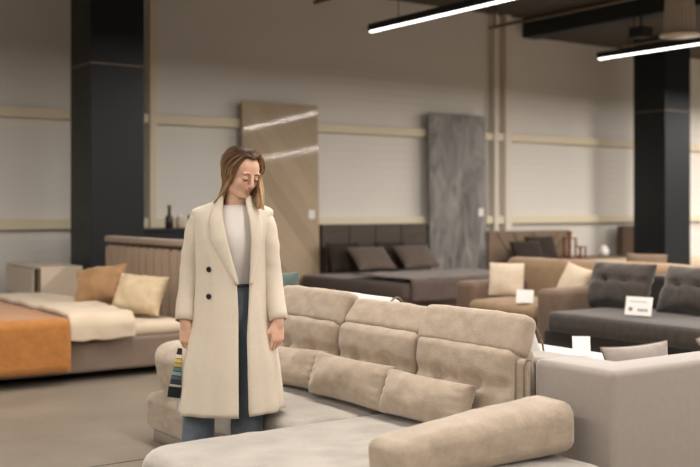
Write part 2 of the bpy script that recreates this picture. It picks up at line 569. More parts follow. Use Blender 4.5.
M['skin'] = mat_skin()
M['lip'] = plain('rose_lips', (.50, .22, .17), .4)
M['lash'] = plain('dark_lashes', (.05, .028, .02), .6)
M['brow'] = plain('brown_brow_hair', (.15, .08, .045), .7)
M['hair'] = mat_hair()
M['leather'] = plain('white_leather', (.6, .58, .55), .4)
M['lampshade'] = plain('ribbed_acrylic', (.50, .43, .35), .35)

# ------------------------------------------------------------------ the setting
def struct(o): o['kind'] = 'structure'; return o
X0, X1, Y0, Y1, ZC = -6.0, 24.0, -5.0, 12.0, 4.40
struct(box('floor', X0, X1, Y0, Y1 + .2, -.1, 0, M['floor'], bev=0))
struct(box('ceiling', X0, X1, Y0, Y1 + .2, ZC, ZC + .1, M['ceil'], bev=0))
struct(box('wall_back', X0, X1, Y1, Y1 + .2, 0, ZC, M['wall'], bev=0))
struct(box('wall_left', X0 - .2, X0, Y0, Y1 + .2, 0, ZC, M['sidewall'], bev=0))
struct(box('wall_right', X1, X1 + .2, Y0, Y1 + .2, 0, ZC, M['sidewall'], bev=0))
struct(box('wall_front', X0, X1, Y0 - .2, Y0, 0, ZC, M['sidewall'], bev=0))
# lowered bay of the ceiling and its dark edge beam
struct(box('ceiling_bay', 12.05, X1, 2.0, Y1, 4.12, 4.16, M['ceil'], bev=0))
struct(box('ceiling_beam', 11.75, 12.05, 2.0, Y1 - .01, 4.09, 4.39, M['ceildark'], bev=.005))
# floor joint lines
bm = bmesh.new(); bx(bm, X0, X1, 5.38, 5.392, -.001, .0008)
struct(link_bm('floor_joint', bm, M['pillar'], smooth=False))
# girts and wall posts
struct(box('trim_1', X0, X1, Y1 - .09, Y1, 2.43, 2.55, M['girt'], bev=.006))
struct(box('trim_2', X0, X1, Y1 - .09, Y1, 1.14, 1.26, M['girt'], bev=.006))
n = 3
for x0, x1, m in ((5.32, 5.41, 'girt'), (11.05, 11.13, 'steelw'), (11.28, 11.42, 'steelw'), (19.5, 19.62, 'steelw')):
    struct(box('trim_%d' % n, x0, x1, Y1 - .12, Y1, 0, ZC, M[m], bev=.006)); n += 1

def pillar(x, y, s, label):
    t = empty('square_pillar', (x + s / 2, y + s / 2, 0))
    struct(t)
    h = s / 2
    bm = bmesh.new(); bx(bm, -h, h, -h, h, 0, ZC - .005, .006)
    link_bm('shaft', bm, M['pillar'], t, False)
    bm = bmesh.new(); bx(bm, -h - .004, h + .004, -h - .004, h + .004, 2.925, 2.94, .001)
    link_bm('joint_band', bm, M['bedtaupe'], t, False)
    return t
pillar(4.07, 10.6, .61, '')
pillar(13.5, 10.6, .63, '')

# ------------------------------------------------------------------ ceiling lights
def track(x, yend, label, grp=None):
    L = 13.0
    t = empty('linear_ceiling_light', (x, yend, 3.30), label=label, cat='ceiling light', group='long linear ceiling lights')
    bm = bmesh.new(); bx(bm, -.030, .030, -L, 0, -.02, .055, .004)
    link_bm('housing', bm, M['blackmetal'], t, False)
    bm = bmesh.new(); bx(bm, -.022, .022, -L + .02, -.02, -.034, -.02, .004)
    link_bm('diffuser', bm, M['tube_on'], t, False)
    for k in range(5):
        yy = -.5 - k * 3.0
        bm = bmesh.new(); tube(bm, [(0, yy, .05), (0, yy, ZC - 3.30)], .004, 6)
        link_bm('cable', bm, M['blackmetal'], t)
    ld = bpy.data.lights.new('lamp', 'AREA'); ld.shape = 'RECTANGLE'; ld.size = .04; ld.size_y = L - .1
    ld.energy = LIGHT_W * (1.0 if x < 5 else 1.25 if x < 12 else 2.1); ld.color = LIGHT_COL
    lo = bpy.data.objects.new('lamp', ld); COL.objects.link(lo); lo.parent = t
    lo.location = (0, -L / 2, -.037)
    return t
track_labels = {6.56: 'lit linear ceiling light crossing the top centre above the grey slab',
                10.14: 'lit linear ceiling light at the upper right in front of the right black pillar'}
for (x, ye) in TRACKS:
    track(x, ye, track_labels.get(x, 'linear ceiling light hanging outside the picture'))

def conduit(x, y0, y1, z, hooks, label):
    t = empty('ceiling_pipe', (x, y1, z), label=label, cat='pipe')
    bm = bmesh.new(); tube(bm, [(0, 0, 0), (0, y0 - y1, 0)], .022, 10)
    link_bm('pipe', bm, M['girt'] if False else M['bedwood'], t)
    for h in hooks:
        bm = bmesh.new(); tube(bm, [(0, h - y1, 0), (0, h - y1, ZC - z if x < 11.7 else 4.12 - z)], .012, 6)
        link_bm('hanger', bm, M['blackmetal'], t)
    return t
conduit(9.49, 1.0, 10.3, 3.79, (10.2, 7.5, 4.5), 'thin horizontal brown pipe hung under the ceiling beside the dark beam')
conduit(5.86, 2.0, 9.0, 3.51, (8.95, 6.0), 'short end of a brown pipe hung under the ceiling at the top edge')
conduit(11.19, 5.0, 9.5, 3.60, (9.3, 7.5), 'short thin pipe over the right light behind the ribbed lamp')

t = empty('ribbed_pendant_lamp', (9.15, 7.0, 3.2), label='big ribbed tapering ceiling lamp with a wide flange at top right', cat='ceiling lamp')
bm = bmesh.new()
lathe(bm, [(.205, 0), (.21, .015), (.19, .035), (.02, .035)], 40)
link_bm('flange', bm, M['lampshade'], t)
bm = bmesh.new(); seg = 48
prof = [(.155, .036), (.15, .25), (.13, .55), (.115, .92)]
rings = []
for r_, z_ in prof:
    rings.append([bm.verts.new(((r_ + (.008 if k % 2 else -.008)) * math.cos(2 * PI * k / seg), (r_ + (.008 if k % 2 else -.008)) * math.sin(2 * PI * k / seg), z_)) for k in range(seg)])
for i in range(3):
    for k in range(seg): bm.faces.new((rings[i][k], rings[i][(k + 1) % seg], rings[i + 1][(k + 1) % seg], rings[i + 1][k]))
bm.faces.new(rings[0][::-1]); bm.faces.new(rings[-1])
link_bm('shade', bm, M['lampshade'], t, False)
bm = bmesh.new(); tube(bm, [(0, 0, .9), (0, 0, ZC - 3.2)], .03, 10); link_bm('stem', bm, M['blackmetal'], t)
tag(box('junction_box', 10.86, 11.08, 8.9, 9.1, 3.62, 3.76, M['blackmetal']), 'small black box under the ceiling by the right pillar', 'box')
o = bpy.data.objects['junction_box']
bm = bmesh.new(); bx(bm, 10.96, 10.98, 8.99, 9.01, 3.76, ZC); link_bm('bracket', bm, M['blackmetal'], o, False)

# ------------------------------------------------------------------ decor slabs at the back wall
def slab(x0, x1, h, mat, label, tagz):
    t = empty('wall_panel_sample', ((x0 + x1) / 2, Y1 - .22, 0), label=label, cat='panel')
    w = (x1 - x0) / 2
    bm = bmesh.new(); bx(bm, -w, w, -.012, .012, 0, h, .002)
    o = link_bm('board', bm, mat, t, False)
    o.rotation_euler = (R(-1.45), 0, 0)
    bm = bmesh.new(); bx(bm, -.05, .05, -.003, .003, -.06, .06)
    p = link_bm('price_tag', bm, M['white'], o, False, loc=(w - .12, -.016, tagz))
    return t
slab(6.58, 7.75, 2.78, M['oak'], 'tall light oak slab with diagonal grain leaning on the wall behind the woman', 1.30)
slab(9.69, 10.81, 2.79, M['stone'], 'tall dark grey stone-look slab leaning on the wall right of the dark bed', 1.32)

# ------------------------------------------------------------------ black console with ornaments behind the left bed
t = empty('black_console', (5.55, 11.3, 0), label='black high console behind the channelled headboard beside the left pillar', cat='console')
bm = bmesh.new(); bx(bm, -.82, .82, -.2, .2, .06, 1.11, .004); link_bm('body', bm, M['pillar'], t, False)
bm = bmesh.new(); bx(bm, -.85, .85, -.22, .22, 1.11, 1.15, .004); link_bm('top', bm, M['pillar'], t, False)
for sx in (-.7, .7):
    bm = bmesh.new(); bx(bm, sx - .05, sx + .05, -.15, .15, 0, .06); link_bm('foot', bm, M['blackmetal'], t, False)
t = empty('bottle', (5.29, 11.27, 1.15), label='dark slim bottle on the black console near the black pillar', cat='bottle')
bm = bmesh.new(); lathe(bm, [(.045, 0), (.05, .01), (.05, .12), (.02, .17), (.018, .23), (.022, .235)], 16); link_bm('glass_body', bm, M['bottle'], t)
bm = bmesh.new(); lathe(bm, [(.02, .235), (.024, .245), (.024, .27), (.012, .275)], 12); link_bm('stopper', bm, M['copper'], t)
t = empty('glass_jar', (5.40, 11.22, 1.15), label='small clear glass jar between the bottle and the dark ornament', cat='jar')
bm = bmesh.new(); lathe(bm, [(.035, 0), (.045, .01), (.05, .1), (.035, .13)], 16); link_bm('jar_body', bm, M['glass'], t)
bm = bmesh.new(); lathe(bm, [(.038, .13), (.038, .145), (.01, .16)], 16); link_bm('lid', bm, M['white'], t)
t = empty('dark_ornament', (5.62, 11.25, 1.15), label='dark curled ornament on a foot beside the woman\'s shoulder', cat='ornament')
bm = bmesh.new(); lathe(bm, [(.05, 0), (.05, .012), (.012, .03), (.012, .08)], 16); link_bm('foot', bm, M['copper'], t)
bm = bmesh.new(); tube(bm, [(.09 * math.cos(a), 0, .14 + .06 * math.sin(a)) for a in [R(-200 + 24 * k) for k in range(11)]], [.008 + .02 * math.sin(PI * k / 10) for k in range(11)], 10)
link_bm('curl', bm, M['bottle'], t)
tag(t, cat='ornament')

# ------------------------------------------------------------------ left bed with channelled headboard
BX0, BX1, BY0, BY1 = 1.90, 3.98, 8.05, 10.2
t = empty('upholstered_bed', (3.0, 9.1, 0), label='taupe upholstered bed with a vertical channelled headboard in front of the left pillar', cat='bed')
def L(o, org):   # shift world-built mesh so that it sits right under its parent
    o.location = (o.location[0] - org[0], o.location[1] - org[1], o.location[2] - org[2]); return o
org = (3.0, 9.1, 0)
bm = rbox_bm(BX1 - BX0, BY1 - BY0, .26, r=.03, n=(12, 12, 3), puff=(.005, .005, 0), wr=.003, wrs=6)
link_bm('bed_base', bm, M['bedtaupe'], t, True, ((BX0 + BX1) / 2 - 3.0, (BY0 + BY1) / 2 - 9.1, .20))
for sx in (2.05, 3.85):
    for sy in (8.2, 10.05):
        bm = bmesh.new(); bx(bm, sx - .03, sx + .03, sy - .03, sy + .03, 0, .08, .004)
        L(link_bm('foot', bm, M['blackmetal'], t, False), org)
bm = slab_bm(BX0 + .05, BX1 - .02, BY0 + .03, BY1 - .03, .32, .44, Rc=.1, r=.05, puff=.015, wr=.012, wrs=5, seed=3)
L(link_bm('mattress', bm, M['creamsheet'], t), org)
# headboard
bm = bmesh.new(); bx(bm, 4.08, 4.17, 8.05, 10.10, .05, 1.09, .015)
hb = L(link_bm('headboard', bm, M['brownsheet'], t, False), org)  # backing coloured dark to put shade into the grooves between channels
bm = bmesh.new()
nch = 12
for k in range(nch):
    y0 = 8.07 + k * (2.02 / nch); y1 = y0 + 2.02 / nch
    pts = []
    for s in range(9):
        a = PI * s / 8
        pts.append((4.09 - .085 * max(0, math.sin(a)) ** .6, (y0 + y1) / 2 - (y1 - y0) * .42 * math.cos(a)))
    for (z0, z1) in ((.35, 1.0),):
        lo = [bm.verts.new((x, y, z0)) for x, y in pts]; mi = [bm.verts.new((x, y, z1)) for x, y in pts]
        to = [bm.verts.new((4.085 - (4.085 - x) * .3, y, z1 + .025)) for x, y in pts]
        for s in range(8):
            bm.faces.new((lo[s], lo[s + 1], mi[s + 1], mi[s])); bm.faces.new((mi[s], mi[s + 1], to[s + 1], to[s]))
link_bm('channel_padding', bm, M['hbpink'], hb)
bm = rbox_bm(.12, 2.07, .065, r=.025, n=(2, 20, 2), wr=.002)
o = link_bm('top_roll', bm, M['hbpink'], hb, True, (4.08, 9.08, 1.075))

# duvet folded back over the bed, draping over the near side
def cloth_strip(name, label, cat, x0, x1, y0, y1, ztop, zhang, mat, thick=.03, nx=26, ny=40, wr=.015, wrs=4, seed=0, sag=.0, far_hang=None, sc=1.0):
    bm = bmesh.new()
    prof = []   # (y,z) along the drape
    r = .05
    edge = y0
    for k in range(7): prof.append((edge - .02, zhang + (ztop - r - zhang) * k / 6))
    for k in range(1, 6):
        a = R(90 * k / 5); prof.append((edge - .02 + r * (1 - math.cos(a)), ztop - r + r * math.sin(a)))
    for k in range(1, ny): prof.append((edge + .03 + (y1 - edge - .03) * k / (ny - 1), ztop))
    rows = []
    for i in range(nx + 1):
        x = x0 + (x1 - x0) * i / nx
        row = []
        for j, (y, z) in enumerate(prof):
            p = Vector((x, y, z))
            d = (nz(p, wrs, seed) + .5 * nz(p, wrs * 2.4, seed + 5)) * wr
            if j < 8: p.y -= abs(d) * 1.2 + .004; p.z += (nz(Vector((x * 3, 0, 0)), 2, seed)) * .015 * (1 - j / 8) * sc
            else: p.z += d + wr
            p.x += nz(Vector((0, y * 2, z)), 2.0, seed + 2) * .05 * sc * (i / nx) * (1 if i == nx else .6)
            row.append(bm.verts.new(p))
        rows.append(row)
    for i in range(nx):
        for j in range(len(prof) - 1):
            bm.faces.new((rows[i][j], rows[i + 1][j], rows[i + 1][j + 1], rows[i][j + 1]))
    bmesh.ops.recalc_face_normals(bm, faces=bm.faces)
    up = [f for f in bm.faces if abs(f.normal.z) > .9]
    if up and sum(f.normal.z for f in up) > 0:
        pass
    else:
        bmesh.ops.reverse_faces(bm, faces=bm.faces)
    bmesh.ops.solidify(bm, geom=list(bm.faces), thickness=-thick)
    o = link_bm(name, bm, mat)
    tag(o, label, cat)
    return o
cloth_strip('duvet', 'cream duvet folded over the left bed under its two scatter cushions', 'duvet', 2.885, 3.42, 8.02, 10.15, .497, .34, M['creamsheet'], thick=.045, wr=.022, wrs=3.2, seed=2)
cloth_strip('orange_throw', 'quilted orange velour throw hanging over the side of the left bed', 'blanket', 1.93, 2.88, 7.98, 10.16, .507, .11, M['orange'], thick=.012, wr=.008, wrs=3, seed=8, sc=.5)
pillow('scatter_cushion', 'ochre velvet cushion on the left bed, left of the pale gold cushion', 'cushion', None, (3.46, 8.82, .53), .49, .38, .24, M['orangepil'], rz=-48, lean=-30, roll=-10, seed=2, wr=.03, pinch=.09)
c = pillow('scatter_cushion', 'pale gold satin cushion on the left bed beside the ochre cushion', 'cushion', None, (3.60, 8.38, .48), .47, .37, .23, M['satin'], rz=-50, lean=-28, roll=4, seed=12, wr=.03, pinch=.09)
bm = bmesh.new(); bx(bm, -.012, .012, -.002, .002, -.05, 0); link_bm('care_tag', bm, M['white'], bpy.data.objects['scatter_cushion'], False, loc=(.2, -.05, .03))

# dresser / tall nightstand
t = empty('bedside_dresser', (3.75, 10.82, 0), label='taupe lacquered bedside dresser with drawers between left bed and pillar', cat='dresser')
# the front (drawers) faces -X
bm = bmesh.new()
bx(bm, -.33, .10, -.57, -.55, 0, .8, .002); bx(bm, -.33, .10, .55, .57, 0, .8, .002)
bx(bm, -.33, .10, -.55, .55, .775, .8, .002); bx(bm, -.33, .10, -.55, .55, .0, .05, .002)
bx(bm, .08, .10, -.55, .55, .05, .775); bx(bm, -.33, .08, -.55, .55, .47, .49, .001)
link_bm('body', bm, M['dresser'], t, False)
bm = bmesh.new(); bx(bm, -.345, -.325, -.36, .55, .5, .77, .004)
d = link_bm('drawer', bm, M['dresser'], t, False)
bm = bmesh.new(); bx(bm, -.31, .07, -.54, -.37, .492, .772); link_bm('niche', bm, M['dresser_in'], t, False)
bm = bmesh.new(); bx(bm, -.345, -.325, -.55, .55, .06, .455, .004); link_bm('drawer', bm, M['dresser'], t, False)

# ------------------------------------------------------------------ dark bed at the back wall
t = empty('low_dark_bed', (8.45, 10.7, 0), label='dark brown bed with cocoa bedding between the oak slab and the grey slab', cat='bed')
org = (8.45, 10.7, 0)
bm = bmesh.new(); bx(bm, 7.80, 9.62, 11.80, 11.90, .0, 1.16, .006)
for k in range(1, 4): bx(bm, 7.80 + k * .455 - .004, 7.80 + k * .455 + .004, 11.79, 11.802, .85, 1.16)
L(link_bm('headboard', bm, M['darkpanel'], t, False), org)
bm = rbox_bm(1.80, .1, .40, r=.03, n=(12, 2, 3)); L(link_bm('headboard_cushion', bm, M['midpanel'], t, True, (8.71, 11.76, .66)), org)
bm = bmesh.new(); bx(bm, 7.42, 9.45, 9.50, 11.75, .05, .34, .02); L(link_bm('bed_base', bm, M['bedwood'], t, False), org)
bm = slab_bm(7.40, 9.47, 9.46, 11.72, .30, .50, Rc=.1, r=.05, puff=.02, wr=.014, wrs=4, seed=6)
L(link_bm('mattress', bm, M['brownsheet'], t), org)
for sx in (7.55, 9.3):
    for sy in (9.65, 11.6):
        bm = bmesh.new(); bx(bm, sx - .03, sx + .03, sy - .03, sy + .03, 0, .06); L(link_bm('foot', bm, M['blackmetal'], t, False), org)
cloth = cloth_strip('bedspread', 'cocoa bedspread laid over the dark bed\'s near edge', 'bedspread', 7.46, 9.40, 9.44, 10.6, .545, .30, M['brownsheet'], thick=.012, wr=.014, wrs=5, seed=4)
for (x, w, m, lab, ln) in ((8.25, .62, 'brownpil', 'cocoa pillow on the dark bed, nearer the oak slab', -48), (9.02, .62, 'brownpil', 'cocoa pillow on the dark bed, nearer the grey slab', -48),
                    ):
    pillow('bed_pillow', lab, 'pillow', None, (x, 11.12, .57), w, .42, .16, M[m], rz=0, lean=ln, roll=0, seed=x)
for (x, w, lab) in ((8.02, .55, 'near-black pillow tucked behind the cocoa pillow by the oak slab'), (8.82, .55, 'near-black pillow showing between the two cocoa pillows')):
    pillow('bed_pillow', lab, 'pillow', None, (x, 11.48, .53), w, .42, .12, M['darkpil'], rz=0, lean=-22, roll=0, seed=x)

# ------------------------------------------------------------------ bed with V-stitched headboard
t = empty('stitched_headboard_bed', (11.45, 11.0, 0), label='bed with a brown V-stitched headboard right of the grey slab', cat='bed')
org = (11.45, 11.0, 0)
bm = bmesh.new(); bx(bm, 10.80, 12.58, 11.74, 11.88, .05, 1.03, .02)
hb = L(link_bm('headboard', bm, M['chevhb'], t, False), org)
bm = bmesh.new()
for (xa, za, xb, zb) in ((10.95, 1.0, 11.3, .6), (11.3, .6, 11.72, 1.0), (11.72, 1.0, 12.1, .6), (11.3, 1.0, 11.6, .6), (12.1, .6, 12.5, 1.0), (11.9, .6, 12.3, 1.0)):
    tube(bm, [(xa, 11.735, za), (xb, 11.735, zb)], .006, 6)
link_bm('stitching', bm, M['darkpanel'], hb)
bm = bmesh.new(); bx(bm, 10.9, 12.0, 9.9, 11.74, .05, .32, .02); L(link_bm('bed_base', bm, M['chevhb'], t, False), org)
bm = slab_bm(10.9, 12.0, 9.9, 11.73, .32, .52, Rc=.08, r=.05, puff=.02, wr=.01, seed=5); L(link_bm('mattress', bm, M['brownsheet'], t), org)
for sx in (11.0, 11.9):
    for sy in (10.0, 11.6):
        bm = bmesh.new(); bx(bm, sx - .03, sx + .03, sy - .03, sy + .03, 0, .06); L(link_bm('foot', bm, M['blackmetal'], t, False), org)
pillow('bed_pillow', 'near-black pillow on the V-stitched bed, behind the cream cushion', 'pillow', None, (11.15, 11.2, .56), .62, .36, .16, M['darkpil'], rz=0, lean=-25, seed=5)
pillow('bed_pillow', 'near-black pillow on the V-stitched bed, beside the copper lantern', 'pillow', None, (11.66, 11.40, .56), .62, .42, .16, M['darkpil'], rz=0, lean=-22, seed=6)

# far headboard and tan bed by the right pillar
t = empty('far_bed', (14.6, 11.1, 0), label='bed with a dark brown padded headboard left of the right pillar', cat='bed')
org = (14.6, 11.1, 0)
bm = rbox_bm(1.5, .12, 1.0, r=.03, n=(8, 2, 8)); L(link_bm('headboard', bm, M['tanarm'], t, True, (14.62, 11.84, .58)), org)
bm = bmesh.new(); bx(bm, 13.9, 15.4, 10.95 + .35, 11.77, .05, .35, .02); L(link_bm('bed_base', bm, M['tanarm'], t, False), org)
bm = slab_bm(13.9, 15.4, 11.3, 11.76, .35, .55, Rc=.08, r=.05, puff=.02, wr=.01, seed=5); L(link_bm('mattress', bm, M['creamsheet'], t), org)

# ------------------------------------------------------------------ side table with lanterns
t = empty('sideboard', (12.4, 11.4, 0), label='low pale sideboard carrying the copper lanterns by the wall', cat='sideboard')
bm = bmesh.new(); bx(bm, -.33, .95, -.22, .22, .05, .59, .006); link_bm('body', bm, M['creamsheet'], t, False)
bm = bmesh.new(); bx(bm, -.35, .97, -.24, .24, .59, .61, .003); link_bm('top', bm, M['bedwood'], t, False)
for sx in (-.25, .87):
    bm = bmesh.new(); bx(bm, sx - .03, sx + .03, -.18, .18, 0, .05); link_bm('foot', bm, M['blackmetal'], t, False)
def lantern(loc, w, h, label, handle=True):
    t = empty('lantern', loc, label=label, cat='lantern')
    bm = bmesh.new(); bx(bm, -w / 2, w / 2, -w / 2, w / 2, 0, .02, .003); link_bm('base', bm, M['copper'], t, False)
    bm = bmesh.new(); s = w / 2 - .012
    for sx in (-s, s):
        for sy in (-s, s):
            bm = bmesh.new(); bx(bm, sx - .012, sx + .012, sy - .012, sy + .012, .02, h)
            link_bm('corner_post', bm, M['copper'], t, False)
    bm = bmesh.new(); bx(bm, -w / 2, w / 2, -w / 2, w / 2, h, h + .02, .003)
    if handle: lathe(bm, [(.03, h + .02), (.025, h + .07), (.05, h + .09), (.02, h + .12)], 12)
    link_bm('top', bm, M['copper'], t, False)
    bm = bmesh.new(); lathe(bm, [(.03, .02), (.03, h * .5), (.01, h * .52)], 12); link_bm('candle', bm, M['white'], t)
    return t
lantern((12.22, 11.42, .61), .15, .29, 'tall copper lantern on the pale sideboard')
lantern((12.44, 11.40, .61), .13, .15, 'low copper lantern beside the tall one', False)

def vase(loc, label):
    t = empty('pale_vase', loc, label=label, cat='vase')
    bm = bmesh.new(); lathe(bm, [(.05, 0), (.08, .02), (.09, .08), (.05, .15), (.04, .17)], 18); link_bm('vase_body', bm, M['white'], t)
    return t
vase((12.98, 11.4, .61), 'squat white vase on the pale sideboard right of the lanterns')

# ------------------------------------------------------------------ tan loveseat
t = empty('tan_loveseat', (7.75, 7.6, 0), label='tan velvet loveseat with brown arms and two pale cushions', cat='sofa')
org = (7.75, 7.6, 0)
def place(o): return L(o, org)
place(rbox('base', (7.68, 7.62, .19), (1.0, 1.15, .26), M['tanarm'], t, r=.03, n=(4, 4, 3)))
bm = slab_bm(7.12, 7.95, 7.10, 8.05, .30, .45, Rc=.06, r=.05, puff=.03, wr=.01, seed=1); place(link_bm('seat_cushion', bm, M['tan'], t))
place(rbox('backrest', (8.12, 7.62, .56), (.26, 1.66, .56), M['tan'], t, r=.09, n=(3, 14, 6), puff=(.02, 0, .015), wr=.008))
place(rbox('arm', (7.66, 6.94, .34), (1.10, .27, .56), M['tanarm'], t, r=.05, n=(8, 3, 6), puff=(.01, .01, .01), wr=.004))
place(rbox('arm', (7.70, 8.20, .34), (1.02, .27, .56), M['tanarm'], t, r=.05, n=(8, 3, 6), puff=(.01, .01, .01), wr=.004))
for sx in (7.25, 8.1):
    for sy in (6.9, 8.25):
        bm = bmesh.new(); bx(bm, sx - .025, sx + .025, sy - .025, sy + .025, 0, .065); place(link_bm('leg', bm, M['blackmetal'], t, False))
pillow('scatter_cushion', 'square cream cushion on the tan loveseat against its left arm', 'cushion', None, (7.50, 7.90, .475), .37, .35, .14, M['cream'], rz=-55, lean=-12, seed=3, pinch=.03)
pillow('scatter_cushion', 'pale ivory cushion half hidden behind the right arm of the tan loveseat', 'cushion', None, (7.74, 7.28, .48), .34, .36, .16, M['creamsheet'], rz=-85, lean=-20, roll=14, seed=5, pinch=.05)

def price_card(loc, w, h, rz, label, lines=True, lean=-14):
    t = empty('price_card', loc, R(rz), label, 'price card')
    bm = bmesh.new(); bx(bm, -w / 2, w / 2, -.003, .003, 0, h, .001)
    c = link_bm('card', bm, M['white'], t, False)
    c.rotation_euler = (R(lean), 0, 0)
    if lines:
        bm = bmesh.new()
        bx(bm, -w * .36, -w * .22, -.0045, -.003, h * .22, h * .42)
        for k in range(4): bx(bm, -w * .02 + k * w * .1, w * .05 + k * w * .1, -.0045, -.003, h * .22, h * .36)
        bx(bm, -w * .36, w * .3, -.0045, -.003, h * .72, h * .75)
        link_bm('print', bm, M['ink'], c, False)
    bm = bmesh.new(); bx(bm, -w * .3, w * .3, .0, .05, 0, .006)
    link_bm('stand', bm, M['white'], t, False)
    return t
price_card((7.16, 7.28, .47), .17, .13, -60, 'white price card on the front of the tan loveseat seat', False)

# ------------------------------------------------------------------ charcoal sofa
t = empty('charcoal_sofa', (7.55, 5.6, 0), label='long charcoal sofa with big tufted back cushions', cat='sofa')
org = (7.55, 5.6, 0)
place(rbox('base', (7.50, 5.30, .17), (1.22, 2.95, .22), M['char'], t, r=.03, n=(4, 10, 2)))
bm = slab_bm(6.88, 7.95, 3.85, 6.72, .27, .45, Rc=.05, r=.04, puff=.012, wr=.005, seed=1); place(link_bm('seat_cushion', bm, M['charcush'], t))
place(rbox('backrest', (8.12, 5.25, .44), (.24, 2.95, .62), M['char'], t, r=.05, n=(3, 16, 6)))
for sx in (6.98, 8.05):
    for sy in (3.95, 6.6):
        bm = bmesh.new(); bx(bm, sx - .025, sx + .025, sy - .025, sy + .025, 0, .065); place(link_bm('leg', bm, M['blackmetal'], t, False))
tuft = [(u, v, .10, .05) for u in (-.35, .35) for v in (.05,)] + [(0, .05, .5, .012)]
def big_cush(y, label, rz, lean, seed):
    o = pillow('tufted_cushion', label, 'cushion', 'tufted charcoal cushions', (7.58, y, .46), .68, .45, .30, M['charcush'], rz=rz, lean=lean, seed=seed, wr=.02, pinch=.06,
               dimples=[(-.33, .08, .12, .07), (.33, .08, .12, .07)] + [(-.9 + .15 * q, .08, .09, .028) for q in range(13)])
    return o
big_cush(6.53, 'large tufted charcoal cushion behind the price card, by the loveseat arm', -84, -24, 1)
big_cush(5.72, 'large tufted charcoal cushion at the right edge, right of the price card', -92, -24, 7)
price_card((7.10, 5.86, .475), .24, .16, -75, 'white price card leaning on the charcoal sofa seat')
# dark curled throw corner on the sofa back
# ------------------------------------------------------------------ peach sofa behind
t = empty('peach_sofa', (9.5, 6.4, 0), label='peach linen sofa seen over the charcoal sofa, in front of the right pillar', cat='sofa')
org = (9.5, 6.4, 0)
place(rbox('base', (9.65, 6.1, .23), (.95, 3.9, .34), M['peach'], t, r=.04, n=(4, 10, 3)))
for k, y in enumerate((7.55, 6.25, 4.95)):
    place(rbox('back_cushion', (9.26, y, .56), (.24, 1.29, .42), M['peach'], t, r=.08, n=(3, 8, 5), puff=(.02, 0, .02), wr=.012, seed=k * 3.1))
for sx in (9.3, 10.0):
    for sy in (4.3, 7.9):
        bm = bmesh.new(); bx(bm, sx - .025, sx + .025, sy - .025, sy + .025, 0, .065); place(link_bm('leg', bm, M['blackmetal'], t, False))
pillow('scatter_cushion', 'brown tapered cushion lying on top of the peach sofa before the right pillar', 'cushion', None, (9.75, 7.95, .60), .52, .26, .2, M['chevhb'], rz=-80, lean=-14, seed=9, pinch=.04)
bpy.context.view_layer.update()

# ------------------------------------------------------------------ pale grey sofa
t = empty('grey_corner_sofa', (3.9, 3.9, 0), label='pale grey sofa standing back to back with the beige sectional', cat='sofa')
org = (3.9, 3.9, 0)
GX = 3.235
place(rbox('backrest', (GX + .10, 4.15, .42), (.20, 1.98, .66), M['grey'], t, r=.028, n=(3, 16, 8)))
bm = bmesh.new()
poly = [(3.13, 2.70), (4.85, 2.70), (4.85, 2.90), (3.37, 2.90), (3.37, 3.13), (3.13, 3.13)]
f = bm.faces.new([bm.verts.new((x, y, .10)) for x, y in poly])
e = bmesh.ops.extrude_face_region(bm, geom=[f])
for v in e['geom']:
    if isinstance(v, bmesh.types.BMVert): v.co.z = .765
bmesh.ops.bevel(bm, geom=list(bm.edges), offset=.028, segments=4, affect='EDGES', profile=.5)
place(link_bm('arm', bm, M['grey'], t, True))
place(rbox('base', (4.05, 3.95, .22), (1.2, 2.1, .26), M['grey'], t, r=.03, n=(5, 8, 3)))
bm = slab_bm(3.44, 4.74, 2.97, 5.0, .35, .545, Rc=.05, r=.04, puff=.012, wr=.006, seed=1); place(link_bm('seat_cushion', bm, M['greywhite'], t))
for (y0, y1) in ((3.42, 4.08), (4.14, 4.44), (4.46, 5.1)):
    if y1 - y0 < .5: continue
    h = rbox('headrest', (3.42, (y0 + y1) / 2, .79 if y0 > 4 else .765), (.13, y1 - y0, .24), M['greywhite'], t, rot=(0, R(14 if y0 > 4 else -24), 0), r=.055, n=(3, 10, 5), wr=.006)
    place(h)
    # dark piping round each end of the headrest
    for s in (-1, 1):
        yy = s * ((y1 - y0) / 2 - .012)
        pts = [(.068 * math.cos(a), yy, .0 + .133 * math.sin(a)) for a in [2 * PI * k / 24 for k in range(25)]]
        b2 = bmesh.new(); tube(b2, [(p[0] * .98, p[1], p[2] * .92) for p in pts], .005, 6)
        link_bm('piping', b2, M['beige_dark'], h)
for sx in (3.3, 4.6):
    for sy in (2.85, 5.0):
        bm = bmesh.new(); bx(bm, sx - .025, sx + .025, sy - .025, sy + .025, 0, .10); place(link_bm('leg', bm, M['chrome'], t, False))
pillow('scatter_cushion', 'grey piped cushion peeking over the arm of the pale grey sofa', 'cushion', None, (3.87, 3.17, .56), .34, .205, .15, M['grey'], rz=-35 + 12, lean=-14, roll=-4, seed=4, wr=.012, pinch=.10, piping=M['beige_dark'])
pillow('scatter_cushion', 'grey piped cushion cut by the right picture edge on the pale grey sofa', 'cushion', None, (4.66, 3.12, .56), .36, .28, .15, M['grey'], rz=-30, lean=-12, roll=-25, seed=14, wr=.012, pinch=.08, piping=M['beige_dark'])
pillow('plush_cushion', 'teal plush cushion beyond the beige headrests beside the coat sleeve', 'cushion', None, (3.62, 6.16, .46), .44, .50, .24, M['teal'], rz=-35, lean=-8, seed=4, wr=.02)
price_card((4.43, 4.05, .562), .10, .11, -38, 'blank white price card standing on the pale grey sofa', False)
